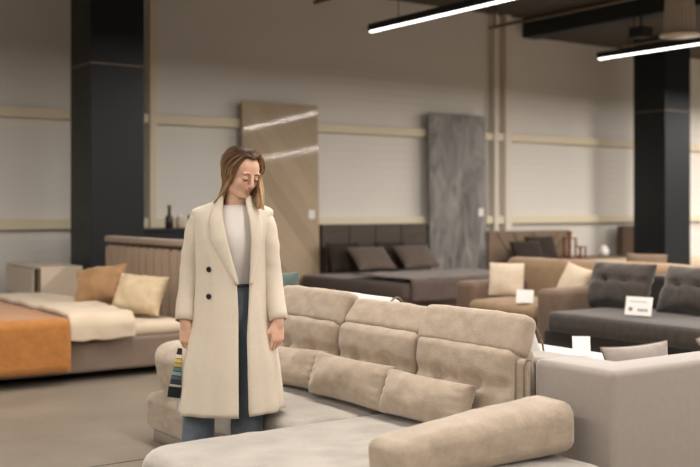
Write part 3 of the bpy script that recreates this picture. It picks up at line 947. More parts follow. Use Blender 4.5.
# ottoman carrying the teal cushion
t = empty('square_ottoman', (3.85, 6.0, 0), label='charcoal ottoman hidden behind the beige sofa under the teal cushion', cat='ottoman')
bm = rbox_bm(.6, .6, .38, r=.05, n=(4, 4, 4), puff=(0, 0, .01)); link_bm('padding', bm, M['char'], t, True, (0, 0, .26))
for sx in (-.22, .22):
    for sy in (-.22, .22):
        bm = bmesh.new(); bx(bm, sx - .02, sx + .02, sy - .02, sy + .02, 0, .08); link_bm('leg', bm, M['blackmetal'], t, False)

# ------------------------------------------------------------------ beige sectional (main subject)
t = empty('beige_sectional_sofa', (2.9, 3.9, 0), label='large beige chenille sectional sofa with adjustable headrests and chaise in front', cat='sofa')
org = (2.9, 3.9, 0)
SZ = .43
# bases
bm = bmesh.new(); bx(bm, 1.80, 3.08, 2.68, 3.97, .07, .27, .03, 3)
bx(bm, 2.62, 3.08, 3.90, 5.22, .07, .27, .03, 3)
place(link_bm('base', bm, M['beige'], t, True))
bm = slab_bm(1.71, 3.09, 2.58, 4.02, .235, SZ - .012, Rc=.16, r=.07, puff=.012, wr=.012, wrs=3.4, seed=2, rings=22, n_long=26)
place(link_bm('chaise_cushion', bm, M['beige_seat_lit'], t))
bm = slab_bm(2.49, 3.09, 3.99, 5.24, .235, SZ - .01, Rc=.04, r=.04, puff=.006, wr=.010, wrs=4, seed=5, rings=14, n_long=20)
place(link_bm('seat_cushion', bm, M['beige_seat_lit'], t))
# back frame
bm = bmesh.new(); bx(bm, 3.13, 3.22, 3.20, 5.85, .08, .72, .02, 3)
place(link_bm('back_frame', bm, M['beige'], t, True))
fr = place(rbox('end_post', (3.105, 3.165, .42), (.045, .06, .68), M['beige'], t, r=.02, n=(2, 2, 8)))
b2 = bmesh.new(); tube(b2, [(-.022, -.028, -.32), (-.022, -.028, .31), (-.01, -.028, .338), (.02, -.028, .338)], .005, 6); link_bm('piping', b2, M['beige_dark'], fr)
secs = [(3.19, 3.835, .78, .915), (3.855, 4.48, .78, .895), (4.50, 5.14, .785, .925)]
for i, (y0, y1, zs, zt) in enumerate(secs):
    w = y1 - y0
    dm = [(-.075, s * w * .2, .03, .030, (.042, 0, 0)) for s in (-1, 1)] + [(-.075, s * w * .48, .03, .03, (.015, 0, 0)) for s in (-1, 1)]
    dm += [(-.075, k * w * .11, .03, .025, (.010, 0, 0)) for k in (-4, -3, -1, 0, 1, 3, 4)]
    bc = rbox('back_cushion', (3.12, (y0 + y1) / 2, .605), (.15, w, .385), M['beige'], t, rot=(0, R(5), 0), r=.035, n=(3, 26, 18), puff=(.02, .0, .004), dimples=dm, wr=.004, wrs=9, seed=i * 2.2)
    place(bc)
    hz = zt - zs
    zc = (zs + zt) / 2
    tilt = (20, 34, 20)[i]
    hr = rbox('headrest', (3.145 + (.0, .03, .0)[i], (y0 + y1) / 2, zc - .012 + .01), (.10, w + .02, hz + .045), M['beige'], t, rot=(0, R(tilt), 0), r=.03, n=(4, 22, 8), puff=(.012, .0, .006), wr=.006, wrs=8, seed=i * 5.1 + 1)
    place(hr)
# left arm: flared padded armrest on a box
place(rbox('arm_base', (2.92, 5.54, .18), (.68, .60, .22), M['beige'], t, r=.05, n=(6, 6, 3), puff=(.01, .01, 0), wr=.004))
a = rbox('armrest', (2.93, 5.58, .43), (.66, .44, .30), M['beige'], t, r=.10, n=(8, 6, 5), puff=(.015, .02, .02), wr=.008)
for v in a.data.vertices:
    f = (v.co.z + .15) / .30
    v.co.y = v.co.y * (.50 + .62 * max(0, f)) + (f - .5) * .05
place(a)
b2 = bmesh.new(); bx(b2, 2.60, 2.64, 5.30, 5.76, 0, .075, .004)
place(link_bm('foot', b2, M['chrome'], t, False))
b2 = bmesh.new(); bx(b2, 2.66, 2.70, 4.2, 4.6, 0, .075, .004); place(link_bm('foot', b2, M['chrome'], t, False))
for (sx, sy) in ((1.9, 2.8), (1.9, 3.85), (3.0, 2.8)):
    b2 = bmesh.new(); bx(b2, sx - .03, sx + .03, sy - .03, sy + .03, 0, .075, .004); place(link_bm('foot', b2, M['chrome'], t, False))
# right bolster arm
bm = rbox_bm(.86, .22, .175, r=.045, n=(16, 4, 4), puff=(.0, .015, .018), wr=.006, wrs=6, seed=3)
for v in bm.verts:
    f = (v.co.x + .44) / .88
    v.co.y *= .84 + .18 * f
    v.co.z *= .74 + .34 * f
bo = place(link_bm('armrest', bm, M['beige'], t, True, (2.62, 2.93, .525), (0, R(-2.8), R(-2))))

def lumbar(y0, y1, x, z, h, label, lean, seed, roll=0):
    pillow('lumbar_cushion', label, 'cushion', 'small beige lumbar cushions', (x, (y0 + y1) / 2, z), y1 - y0, h, .20, M['beige'], rz=-90, lean=lean + 5, roll=roll, seed=seed, wr=.016, pinch=.06, power=.34)
lumbar(3.31, 3.89, 2.90, SZ + .012, .21, 'beige lumbar cushion nearest the bolster armrest', -22, 1)
lumbar(3.86, 4.50, 2.90, SZ + .012, .22, 'beige lumbar cushion in the middle of the three on the sectional', -22, 5)
lumbar(4.46, 5.00, 2.92, SZ + .012, .21, 'beige lumbar cushion half hidden by the coat', -26, 9, roll=-3)

# ------------------------------------------------------------------ the woman
class SDF:
    def __init__(s, lo, hi, h):
        s.lo = np.array(lo, float); s.h = h
        s.n = np.ceil((np.array(hi) - s.lo) / h).astype(int) + 1
        s.a = np.full(s.n, .05, np.float32)
    def add(s, fn, lo, hi, k=.01, sub=False):
        pad = k + 4 * s.h
        i0 = np.clip(np.floor((np.array(lo) - pad - s.lo) / s.h).astype(int), 0, s.n)
        i1 = np.clip(np.ceil((np.array(hi) + pad - s.lo) / s.h).astype(int) + 1, 0, s.n)
        if (i1 <= i0).any(): return
        sl = tuple(slice(a, b) for a, b in zip(i0, i1))
        ax = [s.lo[i] + s.h * np.arange(i0[i], i1[i]) for i in range(3)]
        X, Y, Z = np.meshgrid(*ax, indexing='ij')
        d = fn(X, Y, Z)
        A = s.a[sl]
        if sub:
            d = -d
            hh = np.clip(.5 - .5 * (d - A) / k, 0, 1) if False else np.clip(.5 + .5 * (d - A) / k, 0, 1)
            s.a[sl] = A * (1 - hh) + d * hh + k * hh * (1 - hh)
        else:
            hh = np.clip(.5 + .5 * (A - d) / k, 0, 1)
            s.a[sl] = A * (1 - hh) + d * hh - k * hh * (1 - hh)
    def cone(s, p, q, r0, r1, k=.01):
        p = np.array(p, float); q = np.array(q, float); v = q - p; L2 = max(v @ v, 1e-9); m = max(r0, r1)
        def f(X, Y, Z):
            t = np.clip(((X - p[0]) * v[0] + (Y - p[1]) * v[1] + (Z - p[2]) * v[2]) / L2, 0, 1)
            return np.sqrt((X - p[0] - t * v[0]) ** 2 + (Y - p[1] - t * v[1]) ** 2 + (Z - p[2] - t * v[2]) ** 2) - (r0 + (r1 - r0) * t)
        s.add(f, np.minimum(p, q) - m, np.maximum(p, q) + m, k)
    def ell(s, c, r, k=.01, rot=None, sub=False):
        """ellipsoid; rot = 3x3 matrix whose columns are the ellipsoid axes"""
        c = np.array(c, float); r = np.array(r, float)
        Q = np.eye(3) if rot is None else np.array(rot)
        m = np.full(3, r.max()) if rot is not None else r
        def f(X, Y, Z):
            D = [X - c[0], Y - c[1], Z - c[2]]
            l = [sum(Q[j, i] * D[j] for j in range(3)) for i in range(3)]
            k0 = np.sqrt(sum((l[i] / r[i]) ** 2 for i in range(3))) + 1e-9
            k1 = np.sqrt(sum((l[i] / r[i] ** 2) ** 2 for i in range(3))) + 1e-9
            return k0 * (k0 - 1) / k1
        s.add(f, c - m, c + m, k, sub)
    def mesh(s, name):
        g = vdb.FloatGrid(background=.05)
        g.copyFromArray(np.minimum(s.a, .05).astype(np.float32))
        v, tr, q = g.convertToPolygons(isovalue=0.0, adaptivity=0.0)
        v = v * s.h + s.lo
        me = bpy.data.meshes.new(name)
        me.from_pydata(v.tolist(), [], q[:, ::-1].tolist() + tr[:, ::-1].tolist())
        me.update()
        # make sure that normals look outwards
        vol = 0.0
        P = v[q]; 
        n_ = np.cross(P[:, 2] - P[:, 0], P[:, 3] - P[:, 1])
        if (n_ * P.mean(1)).sum() > 0: me.flip_normals()
        return me

WX, WY = 2.367, 4.325
woman = empty('person', (WX, WY, 0), R(-35), 'woman in a long ivory coat standing by the beige sofa looking down', 'person')
YAW, PIT = R(40), R(23)
fdir = np.array([math.sin(YAW) * math.cos(PIT), -math.cos(YAW) * math.cos(PIT), -math.sin(PIT)])
rdir = np.array([math.cos(YAW), math.sin(YAW), 0.0])
ROLL = R(3)
udir = np.cross(rdir, -fdir)
rdir, udir = rdir * math.cos(ROLL) - udir * math.sin(ROLL), udir * math.cos(ROLL) + rdir * math.sin(ROLL)
HQ = np.stack([rdir, -fdir, udir], 1)          # columns: head x, y (back), z
HC = np.array([.034, -.022, 1.560]); HS = .955
def hp(x, y, z): return HC + HQ @ (np.array([x, y, z]) * HS)

b = SDF((-.33, -.30, -.005), (.33, .24, 1.72), .0026)
# torso
b.ell((-.015, .02, 1.25), (.125, .080, .15), .03)
b.cone((-.115, .015, 1.35), (.085, .015, 1.35), .040, .040, .04)
b.ell((-.02, .01, 1.08), (.115, .085, .16), .05)
b.ell((-.035, .02, .92), (.155, .105, .13), .05)

b.cone((-.002, .025, 1.36), (.018, .0, 1.50), .056, .050, .03)
# arms and legs
for (sh, el, wr) in (((-.145, .01, 1.34), (-.213, .02, 1.10), (-.224, -.055, .865)), ((.115, .01, 1.34), (.168, .03, 1.11), (.207, -.055, .872))):
    b.cone(sh, el, .045, .036, .03); b.cone(el, wr, .036, .025, .02)
for (hip, kn, an) in (((-.10, .01, .88), (-.165, 0, .48), (-.183, .02, .09)), ((.035, .01, .88), (.055, 0, .48), (.058, .02, .09))):
    b.cone(hip, kn, .08, .055, .04); b.cone(kn, an, .052, .036, .03)
    b.cone((an[0], .04, .045), (an[0], -.13, .035), .036, .026, .02)
# head
def he(c, r, k=.012, sub=False): b.ell(hp(*c), np.array(r) * HS, k, HQ, sub)
def hcone(p, q, r0, r1, k=.006): b.cone(hp(*p), hp(*q), r0 * HS, r1 * HS, k)
he((0, .014, .030), (.072, .086, .084), .02)
he((0, -.040, .035), (.058, .048, .058), .02)          # forehead
he((0, -.030, -.040), (.053, .056, .050), .02)         # mid face
he((0, -.040, -.070), (.036, .042, .036), .018)        # jaw
he((0, -.074, -.094), (.014, .013, .011), .016)        # chin
for s in (-1, 1):
    he((s * .034, -.062, -.030), (.022, .022, .024), .015)      # cheek bones
    he((s * .030, -.080, .024), (.024, .009, .008), .012)       # brow ridge
    he((s * .031, -.100, .002), (.015, .013, .011), .008, True) # socket
    he((s * .031, -.0775, .002), (.0135, .0135, .0125), .003)   # closed lid over the eye
    hcone((s * .050, .0, -.075), (s * .02, -.06, -.092), .016, .014, .015)  # jaw line
hcone((0, -.088, .016), (0, -.108, -.022), .0070, .0095)        # nose
he((0, -.111, -.028), (.0085, .0085, .0075), .006)
for s in (-1, 1): he((s * .0105, -.101, -.031), (.0065, .0085, .006), .004)
he((0, -.088, -.045), (.013, .010, .012), .010)                 # philtrum
he((0, -.0935, -.054), (.018, .0085, .0048), .003)              # upper lip
he((0, -.0915, -.0635), (.0155, .0085, .0058), .003)            # lower lip
he((0, -.103, -.0587), (.020, .008, .0012), .002, True)         # mouth line
for s in (-1, 1):
    he((s * .0725, .012, -.008), (.007, .018, .029), .004)
    he((s * .079, .006, -.004), (.005, .009, .016), .003, True)

# hands
def hand(w, wdir, ndir, flip, curl, ad=(0, 0, -1)):
    w = np.array(w); d = np.array(ad, float); d /= np.linalg.norm(d)
    wd = np.array(wdir, float); wd /= np.linalg.norm(wd); nd = np.array(ndir, float); nd /= np.linalg.norm(nd)
    Q = np.stack([wd, nd, d], 1)
    P = lambda a, n_, l: w + wd * a + nd * n_ + d * l
    b.cone(P(0, 0, -.03), P(0, 0, .012), .025, .024, .01)
    b.ell(P(0, 0, .05), (.036, .0135, .048), .014, Q)
    for a0 in (.026, .009, -.009, -.026):
        b.cone(P(a0 * .5, 0, .02), P(a0, -.002, .084), .0105, .0092, .008)
    specs = [(.029, .040, .025, .020, .0082, 0), (.0098, .045, .028, .021, .0084, 6), (-.0098, .041, .026, .020, .0080, 10), (-.028, .032, .020, .018, .0070, 14)]
    for (a0, l1, l2, l3, r, ex) in specs:
        p = P(a0, -.001, .084); ang = R(curl + ex); sp = a0 * .9
        for (L_, dr, rr) in ((l1, 1.0, 1.0), (l2, 2.1, .92), (l3, 2.9, .82)):
            aa = ang * dr
            q = p + (d * math.cos(aa) + nd * math.sin(aa) + wd * sp * .6) * L_
            b.cone(p, q, r * rr, r * rr * .92, .0018)
            p = q
    # thumb leaves the side of the palm
    p0 = P(.020, .006, .022); p1 = P(.040, .016, .050); p2 = P(.043, .026, .078); p3 = P(.038, .034, .100)
    b.cone(p0, p1, .0135, .011, .010); b.cone(p1, p2, .0098, .0090, .004); b.cone(p2, p3, .0088, .0072, .003)
hand((-.224, -.057, .862), (.92, -.39, 0), (.39, .92, 0), 1, 17, (.06, -.03, -1))
hand((.207, -.057, .868), (-.75, -.66, 0), (-.66, .75, 0), 1, 18, (-.04, -.08, -1))
bme = b.mesh('body')
body = link_me('body', bme, [M['skin'], M['lip']], woman)
sm = body.modifiers.new('smooth', 'SMOOTH'); sm.iterations = 2; sm.factor = .5
# lips get their own colour
V = np.empty(len(bme.vertices) * 3); bme.vertices.foreach_get('co', V); V = V.reshape(-1, 3)
hv = ((V - HC) @ HQ) / HS
inl = (hv[:, 1] < -.085) & ((((hv[:, 0]) / .0205) ** 2 + ((hv[:, 2] + .0585) / .0105) ** 2) < 1)
if inl.any():
    idx = set(np.nonzero(inl)[0].tolist())
    mi = np.zeros(len(bme.polygons), dtype=np.int32)
    loops = np.empty(len(bme.loops), dtype=np.int32); bme.loops.foreach_get('vertex_index', loops)
    st = np.empty(len(bme.polygons), dtype=np.int32); bme.polygons.foreach_get('loop_start', st)
    mi[inl[loops[st]]] = 1
    bme.polygons.foreach_set('material_index', mi)

# a surface finder for brows and lashes, in head space
face_sel = (np.abs(hv[:, 0]) < .06) & (hv[:, 1] < -.04) & (hv[:, 2] > -.02) & (hv[:, 2] < .07)
FV = hv[face_sel]
def surf(x, z):
    d = (FV[:, 0] - x) ** 2 + (FV[:, 2] - z) ** 2
    near = FV[d < .0035 ** 2]
    return near[:, 1].min() if len(near) else -.09
for s in (-1, 1):
    bm = bmesh.new()
    pts = []
    for k in range(9):
        t = k / 8; x = s * (.014 + .034 * t); z = .0235 + .006 * math.sin(PI * min(1, t * 1.25) * .62) - .004 * t * t
        pts.append(hp(x, surf(x, z) - .0008, z))
    tube(bm, pts, [.0016 + .0014 * math.sin(PI * (.15 + .85 * k / 8)) for k in range(9)], 6)
    link_bm('eyebrow', bm, M['brow'], woman)
    bm = bmesh.new()
    pts = []
    for k in range(9):
        t = k / 8; x = s * (.019 + .025 * t); z = -.0035 - .0035 * math.sin(PI * t)
        pts.append(hp(x, surf(x, z) - .0008, z))
    tube(bm, pts, [.0016 + .0014 * math.sin(PI * (.1 + .8 * k / 8)) for k in range(9)], 6)
    link_bm('eyelashes', bm, M['lash'], woman)

# ---- hair: under-cap plus clumped strands
def skull(az, pol, out=.0):
    rx, ry, rz = .072 + .006 + out, .090 + .004 + out, .084 + .004 + out
    return hp(rx * math.sin(pol) * math.sin(az), .013 - ry * math.sin(pol) * math.cos(az), .030 + rz * math.cos(pol))
hs = SDF((-.14, -.16, 1.36), (.17, .14, 1.72), .004)
hs.ell(hp(0, .013, .030), np.array((.077, .091, .087)) * HS, .01, HQ)
hs.ell(hp(0, .06, -.02), np.array((.070, .055, .075)) * HS, .03, HQ)
X, Y, Z = np.meshgrid(*[hs.lo[i] + hs.h * np.arange(hs.n[i]) for i in range(3)], indexing='ij')
Pn = np.stack([X - HC[0], Y - HC[1], Z - HC[2]], -1) @ HQ / HS
g = -((Pn[..., 1] + .072) * .100 + (Pn[..., 2] - .070) * .075) / .125
hs.a = np.maximum(hs.a, np.maximum(g, -(Pn[..., 2] + .085)).astype(np.float32))
cap = hs.mesh('hair_cap')
bm = bmesh.new(); bm.from_mesh(cap)
la = bm.verts.layers.float.new('along'); ll = bm.verts.layers.float.new('lock')
for v in bm.verts: v[la] = max(0, min(.35, (1.66 - v.co.z) * 2.2)); v[ll] = .25
bpy.data.meshes.remove(cap)
rng = random.Random(4)
def catmull(P, n):
    P = [np.array(p) for p in P]; P = [2 * P[0] - P[1]] + P + [2 * P[-1] - P[-2]]
    out = []
    m = len(P) - 3
    for i in range(n):
        t = i / (n - 1) * m; k = min(int(t), m - 1); t -= k
        a, b_, c, d = P[k:k + 4]
        out.append(.5 * ((2 * b_) + (-a + c) * t + (2 * a - 5 * b_ + 4 * c - d) * t * t + (-a + 3 * b_ - 3 * c + d) * t ** 3))
    return out
def lerp(a, b_, t): return np.array(a) * (1 - t) + np.array(b_) * t
for side in (-1, 1):
    NL = 64 if side < 0 else 58
    for i in range(NL):
        u = (i + rng.random()) / NL
        out = rng.random() * .008
        root = hp(-.012, -.074 + .145 * u, .098 + .014 * math.sin(PI * u))
        if side < 0:
            az1, az2 = R(34 + 134 * u), R(58 + 116 * u)
            tail = lerp((-.090, -.045, 1.415), (-.075, .05, 1.39), u ** .7)
            mid = lerp((-.046, -.046, 1.49), (-.045, .065, 1.475), u ** .7)
        else:
            az1, az2 = R(34 + 130 * u), R(50 + 122 * u)
            tail = lerp((.132, -.100, 1.408), (.05, .075, 1.40), u ** .9)
            mid = lerp((.128, -.075, 1.478), (.06, .08, 1.48), u ** .9)
            out += .012 * (1 - u)
        p1 = skull(side * az1, R(42), out + .004)
        p2 = skull(side * az2, R(78), out + .004)
        p3 = skull(side * (az2 + R(6)), R(103), out)
        mid = mid + np.array([rng.uniform(-.008, .008), rng.uniform(-.008, .008), rng.uniform(-.01, .01)])
        tail = tail + np.array([rng.uniform(-.014, .014), rng.uniform(-.014, .014), rng.uniform(-.025, .02)])
        G = catmull([root, p1, p2, p3, mid, tail], 15)
        lv = rng.random()
        for s in range(13):
            ox = rng.gauss(0, .0055); oy = rng.gauss(0, .0055); oz = rng.gauss(0, .004)
            pts = []
            for k, gpt in enumerate(G):
                t = k / 14
                sp = .35 + .9 * math.sin(PI * min(1, t * 1.05))
                wob = .003 * math.sin(5 * t + i * 1.3 + s)
                pts.append(gpt + np.array([ox * sp + wob, oy * sp, oz * sp]))
            rr = [.0017 * (1 - .65 * (k / 14) ** 2) for k in range(15)]
            rings = tube(bm, pts, rr, 4)
            lk = max(0, min(1, lv * .7 + rng.random() * .3))
            for k, ring in enumerate(rings):
                for v in ring: v[la] = -.08 + .62 * (k / 14) ** .85; v[ll] = lk
link_bm('hair', bm, M['hair'], woman, True, normals=False)

# ---- clothes
def interp(tab, z):
    if z <= tab[0][0]: return tab[0][1]
    for (z0, v0), (z1, v1) in zip(tab, tab[1:]):
        if z <= z1:
            t = (z - z0) / (z1 - z0); t = t * t * (3 - 2 * t) if False else t
            return v0 + (v1 - v0) * t
    return tab[-1][1]
XL = [(.41, -.268), (.65, -.245), (.85, -.205), (1.0, -.185), (1.1, -.180), (1.25, -.185), (1.34, -.200), (1.372, -.206), (1.385, -.200), (1.396, -.178), (1.415, -.120), (1.43, -.084), (1.445, -.066), (1.46, -.060)]
XR = [(.41, .232), (.65, .205), (.85, .170), (1.0, .150), (1.1, .145), (1.25, .152), (1.34, .166), (1.372, .176), (1.385, .172), (1.396, .155), (1.415, .110), (1.43, .086), (1.445, .074), (1.46, .068)]
BB = [(.41, .165), (.65, .16), (.85, .15), (1.0, .138), (1.1, .133), (1.25, .138), (1.34, .112), (1.375, .088), (1.39, .076), (1.40, .070), (1.42, .068), (1.44, .066), (1.46, .062)]
E1 = [(.41, .036), (.914, .032), (1.04, .024), (1.25, -.026), (1.36, -.052), (1.42, -.052), (1.46, -.050)]
E2 = [(.41, .088), (.47, .080), (.80, .070), (.99, .078), (1.11, .082), (1.25, .088), (1.34, .078), (1.42, .056), (1.46, .052)]
CY = [(.41, .0), (1.3, .005), (1.46, .022)]
def ring_pt(z, ang, off=0.0):
    a = (interp(XR, z) - interp(XL, z)) / 2; cx = (interp(XR, z) + interp(XL, z)) / 2; bb = interp(BB, z); cy = interp(CY, z)
    s, c = math.sin(ang), math.cos(ang)
    e = .86
    x = cx + (a + off) * math.copysign(abs(s) ** e, s)
    y = cy - (bb + off) * math.copysign(abs(c) ** e, c)
    low = max(0, (1.05 - z)) / .64
    f = .010 * low * math.sin(7 * ang + 1.3 + .6 * z) * (1 if abs(ang) > .8 else .45) + .004 * math.sin(13 * ang + z * 3) * low
    f += .0035 * nz(Vector((x, y, z)), 9, 2)
    n_ = Vector((s, -c, 0))
    return Vector((x, y, z)) + n_ * f
def x_to_ang(z, x):
    a = (interp(XR, z) - interp(XL, z)) / 2; cx = (interp(XR, z) + interp(XL, z)) / 2
    q = max(-.999, min(.999, (x - cx) / a))
    return math.asin(math.copysign(abs(q) ** (1 / .86), q))
coat = empty('coat', (0, 0, 0), parent=woman)
bm = bmesh.new()
zs = [.438 + (1.34 - .438) * k / 44 for k in range(45)] + [1.355, 1.367, 1.377, 1.384, 1.391, 1.398, 1.405, 1.412, 1.419, 1.426, 1.434, 1.444, 1.455]
NC = 72
rows = []
for z in zs:
    a2 = x_to_ang(z, interp(E2, z)); a1 = 2 * PI + x_to_ang(z, interp(E1, z))
    row = []
    for k in range(NC + 1):
        ang = a2 + (a1 - a2) * k / NC
        aw = ang if ang <= PI else ang - 2 * PI
        p = ring_pt(z, aw)
        if z < .5: p.z += (.03 * (1 - (z - .41) / .09)) * max(0, math.sin(aw)) ** 1.5 * (p.x > .08)
        if k / NC > .9 and z < 1.2: p.y -= .008
        row.append(bm.verts.new(p))
    rows.append(row)
for i in range(len(rows) - 1):
    for k in range(NC):
        bm.faces.new((rows[i][k], rows[i][k + 1], rows[i + 1][k + 1], rows[i + 1][k]))
o = link_bm('coat_body', bm, M['coat'], coat)
so = o.modifiers.new('thick', 'SOLIDIFY'); so.thickness = .007; so.offset = 0
def lapel(E, tabout, side):
    bm = bmesh.new(); rows = []
    n_ = 26; m = 7
    for k in range(n_ + 1):
        z = 1.045 + (1.452 - 1.045) * k / n_
        xi, xo = interp(E, z) + side * .006, interp(tabout, z)
        row = []
        for j in range(m + 1):
            t = j / m
            x = xi + (xo - xi) * t
            p = ring_pt(z, x_to_ang(z, x), .011 - .004 * t + .007 * math.sin(PI * t))
            row.append(bm.verts.new(p))
        rows.append(row)
    for i in range(n_):
        for j in range(m): bm.faces.new((rows[i][j], rows[i][j + 1], rows[i + 1][j + 1], rows[i + 1][j]))
    o = link_bm('lapel', bm, M['coat'], coat)
    so = o.modifiers.new('thick', 'SOLIDIFY'); so.thickness = .008; so.offset = 0
lapel(E1, [(1.045, .018), (1.10, -.018), (1.24, -.092), (1.33, -.104), (1.38, -.098), (1.42, -.078), (1.46, -.058)], 1)
lapel(E2, [(1.045, .088), (1.12, .098), (1.26, .128), (1.33, .128), (1.38, .112), (1.42, .080), (1.46, .064)], -1)
# collar round the back of the neck
bm = bmesh.new(); rows = []
for j, (dz, of) in enumerate(((-.05, .016), (-.02, .016), (.005, .012), (.012, .006), (.004, -.004))):
    row = []
    for k in range(31):
        ang = R(62) + R(236) * k / 30
        aw = ang if ang <= PI else ang - 2 * PI
        z = 1.445
        p = ring_pt(z, aw, of + (.012 if j == 0 else 0)); p.z = z + dz + .012 * (1 - abs(k / 15 - 1))
        row.append(bm.verts.new(p))
    rows.append(row)
for i in range(4):
    for k in range(30): bm.faces.new((rows[i][k], rows[i][k + 1], rows[i + 1][k + 1], rows[i + 1][k]))
o = link_bm('collar', bm, M['coat'], coat); so = o.modifiers.new('thick', 'SOLIDIFY'); so.thickness = .006
# sleeves
def sleeve(P, rad, seed):
    bm = bmesh.new(); G = catmull(P, 30); seg = 22; rings = []
    for i, p in enumerate(G):
        t = i / 29; r_ = np.interp(t, [k / (len(rad) - 1) for k in range(len(rad))], rad)
        d = Vector(G[min(i + 1, 29)] - G[max(i - 1, 0)]).normalized()
        ax = Vector((0, 1, 0)); s_ = ax.cross(d).normalized(); f_ = d.cross(s_)
        ring = []
        for k in range(seg):
            a = 2 * PI * k / seg
            q = Vector(p) + (s_ * math.cos(a) + f_ * math.sin(a) * 1.12) * r_
            q += (q - Vector(p)).normalized() * (nz(q, 14, seed) * .006 + .003 * math.sin(t * 34 + 2 * math.cos(a)) * (math.exp(-((t - .5) / .2) ** 2)))
            ring.append(bm.verts.new(q))
        rings.append(ring)
    for i in range(29):
        for k in range(seg): bm.faces.new((rings[i][k], rings[i][(k + 1) % seg], rings[i + 1][(k + 1) % seg], rings[i + 1][k]))
    c = bm.verts.new(Vector(G[0]) + Vector((0, 0, .02)))
    for k in range(seg): bm.faces.new((rings[0][(k + 1) % seg], rings[0][k], c))
    o = link_bm('sleeve', bm, M['coat'], coat)
    so = o.modifiers.new('thick', 'SOLIDIFY'); so.thickness = .006
sleeve([(-.120, .008, 1.345), (-.160, .01, 1.322), (-.195, .015, 1.20), (-.213, .018, 1.07), (-.228, -.050, .868)], [.038, .060, .063, .057, .055, .052, .046], 1)
sleeve([(.092, .008, 1.345), (.130, .01, 1.322), (.152, .015, 1.20), (.172, .02, 1.07), (.207, -.050, .872)], [.038, .060, .060, .055, .052, .048, .043], 6)
for z in (1.113, .990):
    bm = bmesh.new()
    lathe(bm, [(.0125, 0), (.0135, .002), (.0125, .005), (.009, .004), (.003, .0035)], 18)
    p = ring_pt(z, x_to_ang(z, -.106)); p.y -= .010
    link_bm('button', bm, M['button'], coat, True, p, (R(90), 0, R(-25)))

# shirt
def loft(name, tab, mat, parent, nc=40, close=False, wr=.003):
    bm = bmesh.new(); rows = []
    for (z, cx, cy, a, bb) in tab:
        row = []
        for k in range(nc):
            an = 2 * PI * k / nc
            p = Vector((cx + a * math.cos(an), cy + bb * math.sin(an), z)); p += Vector((math.cos(an), math.sin(an), 0)) * nz(p, 12, 3) * wr
            row.append(bm.verts.new(p))
        rows.append(row)
    for i in range(len(rows) - 1):
        for k in range(nc): bm.faces.new((rows[i][k], rows[i][(k + 1) % nc], rows[i + 1][(k + 1) % nc], rows[i + 1][k]))
    o = link_bm(name, bm, mat, parent)
    so = o.modifiers.new('thick', 'SOLIDIFY'); so.thickness = .003
    return o
sh = loft('t_shirt', [(1.0, -.02, .01, .128, .100), (1.05, -.02, .01, .124, .098), (1.12, -.02, .008, .124, .098), (1.20, -.016, .0, .138, .110), (1.26, -.015, -.002, .145, .114), (1.31, -.015, .004, .145, .104),
                      (1.35, -.012, .008, .142, .090), (1.38, -.008, .012, .118, .076), (1.398, -.003, .014, .088, .068), (1.408, .0, .016, .070, .064)], M['shirt'], woman)
bm = bmesh.new(); tube(bm, [(.0 + .069 * math.cos(a), .016 + .063 * math.sin(a), 1.409 + .004 * math.sin(a)) for a in [2 * PI * k / 32 for k in range(33)]], .0045, 8)
link_bm('neckband', bm, M['shirt'], sh)
# jeans
j = SDF((-.32, -.2, .03), (.25, .2, 1.08), .006)
j.ell((-.030, .008, .95), (.152, .116, .16), .04)
for (hip, kn, an) in (((-.095, .008, .88), (-.168, 0, .48), (-.186, .015, .06)), ((.035, .008, .88), (.055, 0, .48), (.056, .015, .06))):
    j.cone(hip, kn, .098, .076, .04); j.cone(kn, an, .074, .082, .03)
zz = j.lo[2] + j.h * np.arange(j.n[2])
j.a = np.maximum(j.a, np.maximum(zz - 1.045, .055 - zz)[None, None, :].astype(np.float32))
jm = j.mesh('jeans')
jo = link_me('jeans', jm, M['denim_hi'], woman)
sm = jo.modifiers.new('smooth', 'SMOOTH'); sm.iterations = 3
bm = bmesh.new(); tube(bm, [(-.03 + .143 * math.cos(a), .008 + .106 * math.sin(a), 1.035) for a in [2 * PI * k / 32 for k in range(33)]], .008, 8)
link_bm('waistband', bm, M['denim'], jo)
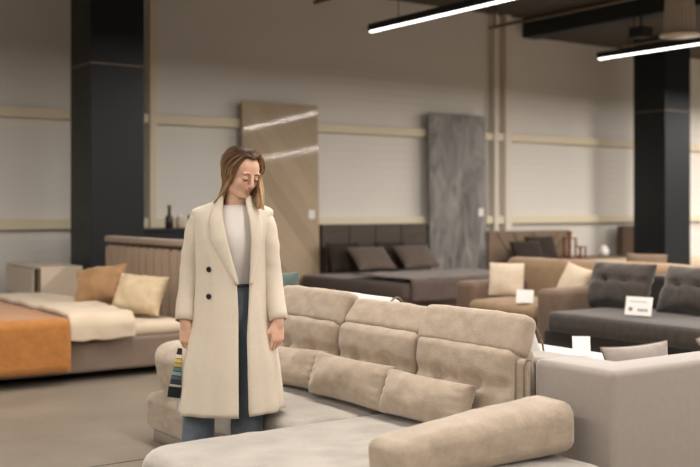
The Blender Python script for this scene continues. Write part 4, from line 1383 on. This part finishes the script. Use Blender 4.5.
# shoes
for x in (-.183, .058):
    sd = SDF((x - .08, -.22, 0), (x + .08, .12, .14), .004)
    sd.cone((x, .05, .045), (x, -.12, .036), .044, .036, .02); sd.cone((x, .05, .05), (x, .05, .09), .042, .040, .02)
    zz = sd.lo[2] + sd.h * np.arange(sd.n[2])
    sd.a = np.maximum(sd.a, (.006 - zz)[None, None, :].astype(np.float32))
    link_me('shoe', sd.mesh('shoe'), M['leather'], woman)

# swatch card hanging from her hand
Mw = Matrix.Translation((WX, WY, 0)) @ Matrix.Rotation(R(-35), 4, 'Z')
p = Mw @ Vector((-.250, -.055, .742))
t = empty('fabric_swatch_card', p, R(-35), 'striped fan of fabric colour swatches dangling from the woman\'s hand', 'swatch card')
fan = Matrix.Rotation(R(7), 4, 'Y')
bm = bmesh.new()
bmesh.ops.create_cube(bm, size=1)
for v in bm.verts:
    w_ = .010 if v.co.z > 0 else .030
    v.co = fan @ Vector((v.co.x * 2 * w_, v.co.y * .006, (v.co.z - .5) * .20))
link_bm('backing_card', bm, M['bottle'], t, False)
sw = [((.75, .70, .62), 'white'), ((.70, .48, .10), 'yellow'), ((.45, .36, .10), 'olive'), ((.10, .18, .20), 'petrol'), ((.22, .33, .30), 'sage'), ((.05, .10, .16), 'navy'), ((.03, .03, .035), 'black'), ((.42, .40, .38), 'grey')]
for k, (c, nm) in enumerate(sw):
    z1 = -.030 - k * .020; z0 = z1 - .0165; f = lambda z: .010 + .020 * (-z / .20)
    bm = bmesh.new(); bmesh.ops.create_cube(bm, size=1)
    for v in bm.verts:
        z = z1 if v.co.z > 0 else z0
        v.co = fan @ Vector((v.co.x * 2 * f(z) * .98, -.0045 + v.co.y * .004, z))
    s_ = link_bm('swatch', bm, plain('swatch_' + nm, c, .8), t, False); s_['label'] = nm + ' fabric swatch'
bm = bmesh.new(); bmesh.ops.create_cube(bm, size=1)
for v in bm.verts:
    v.co = fan @ Vector((v.co.x * .060, -.004 + v.co.y * .012, -.205 + v.co.z * .05))
link_bm('cloth_sample', bm, M['pillar'], t, False)
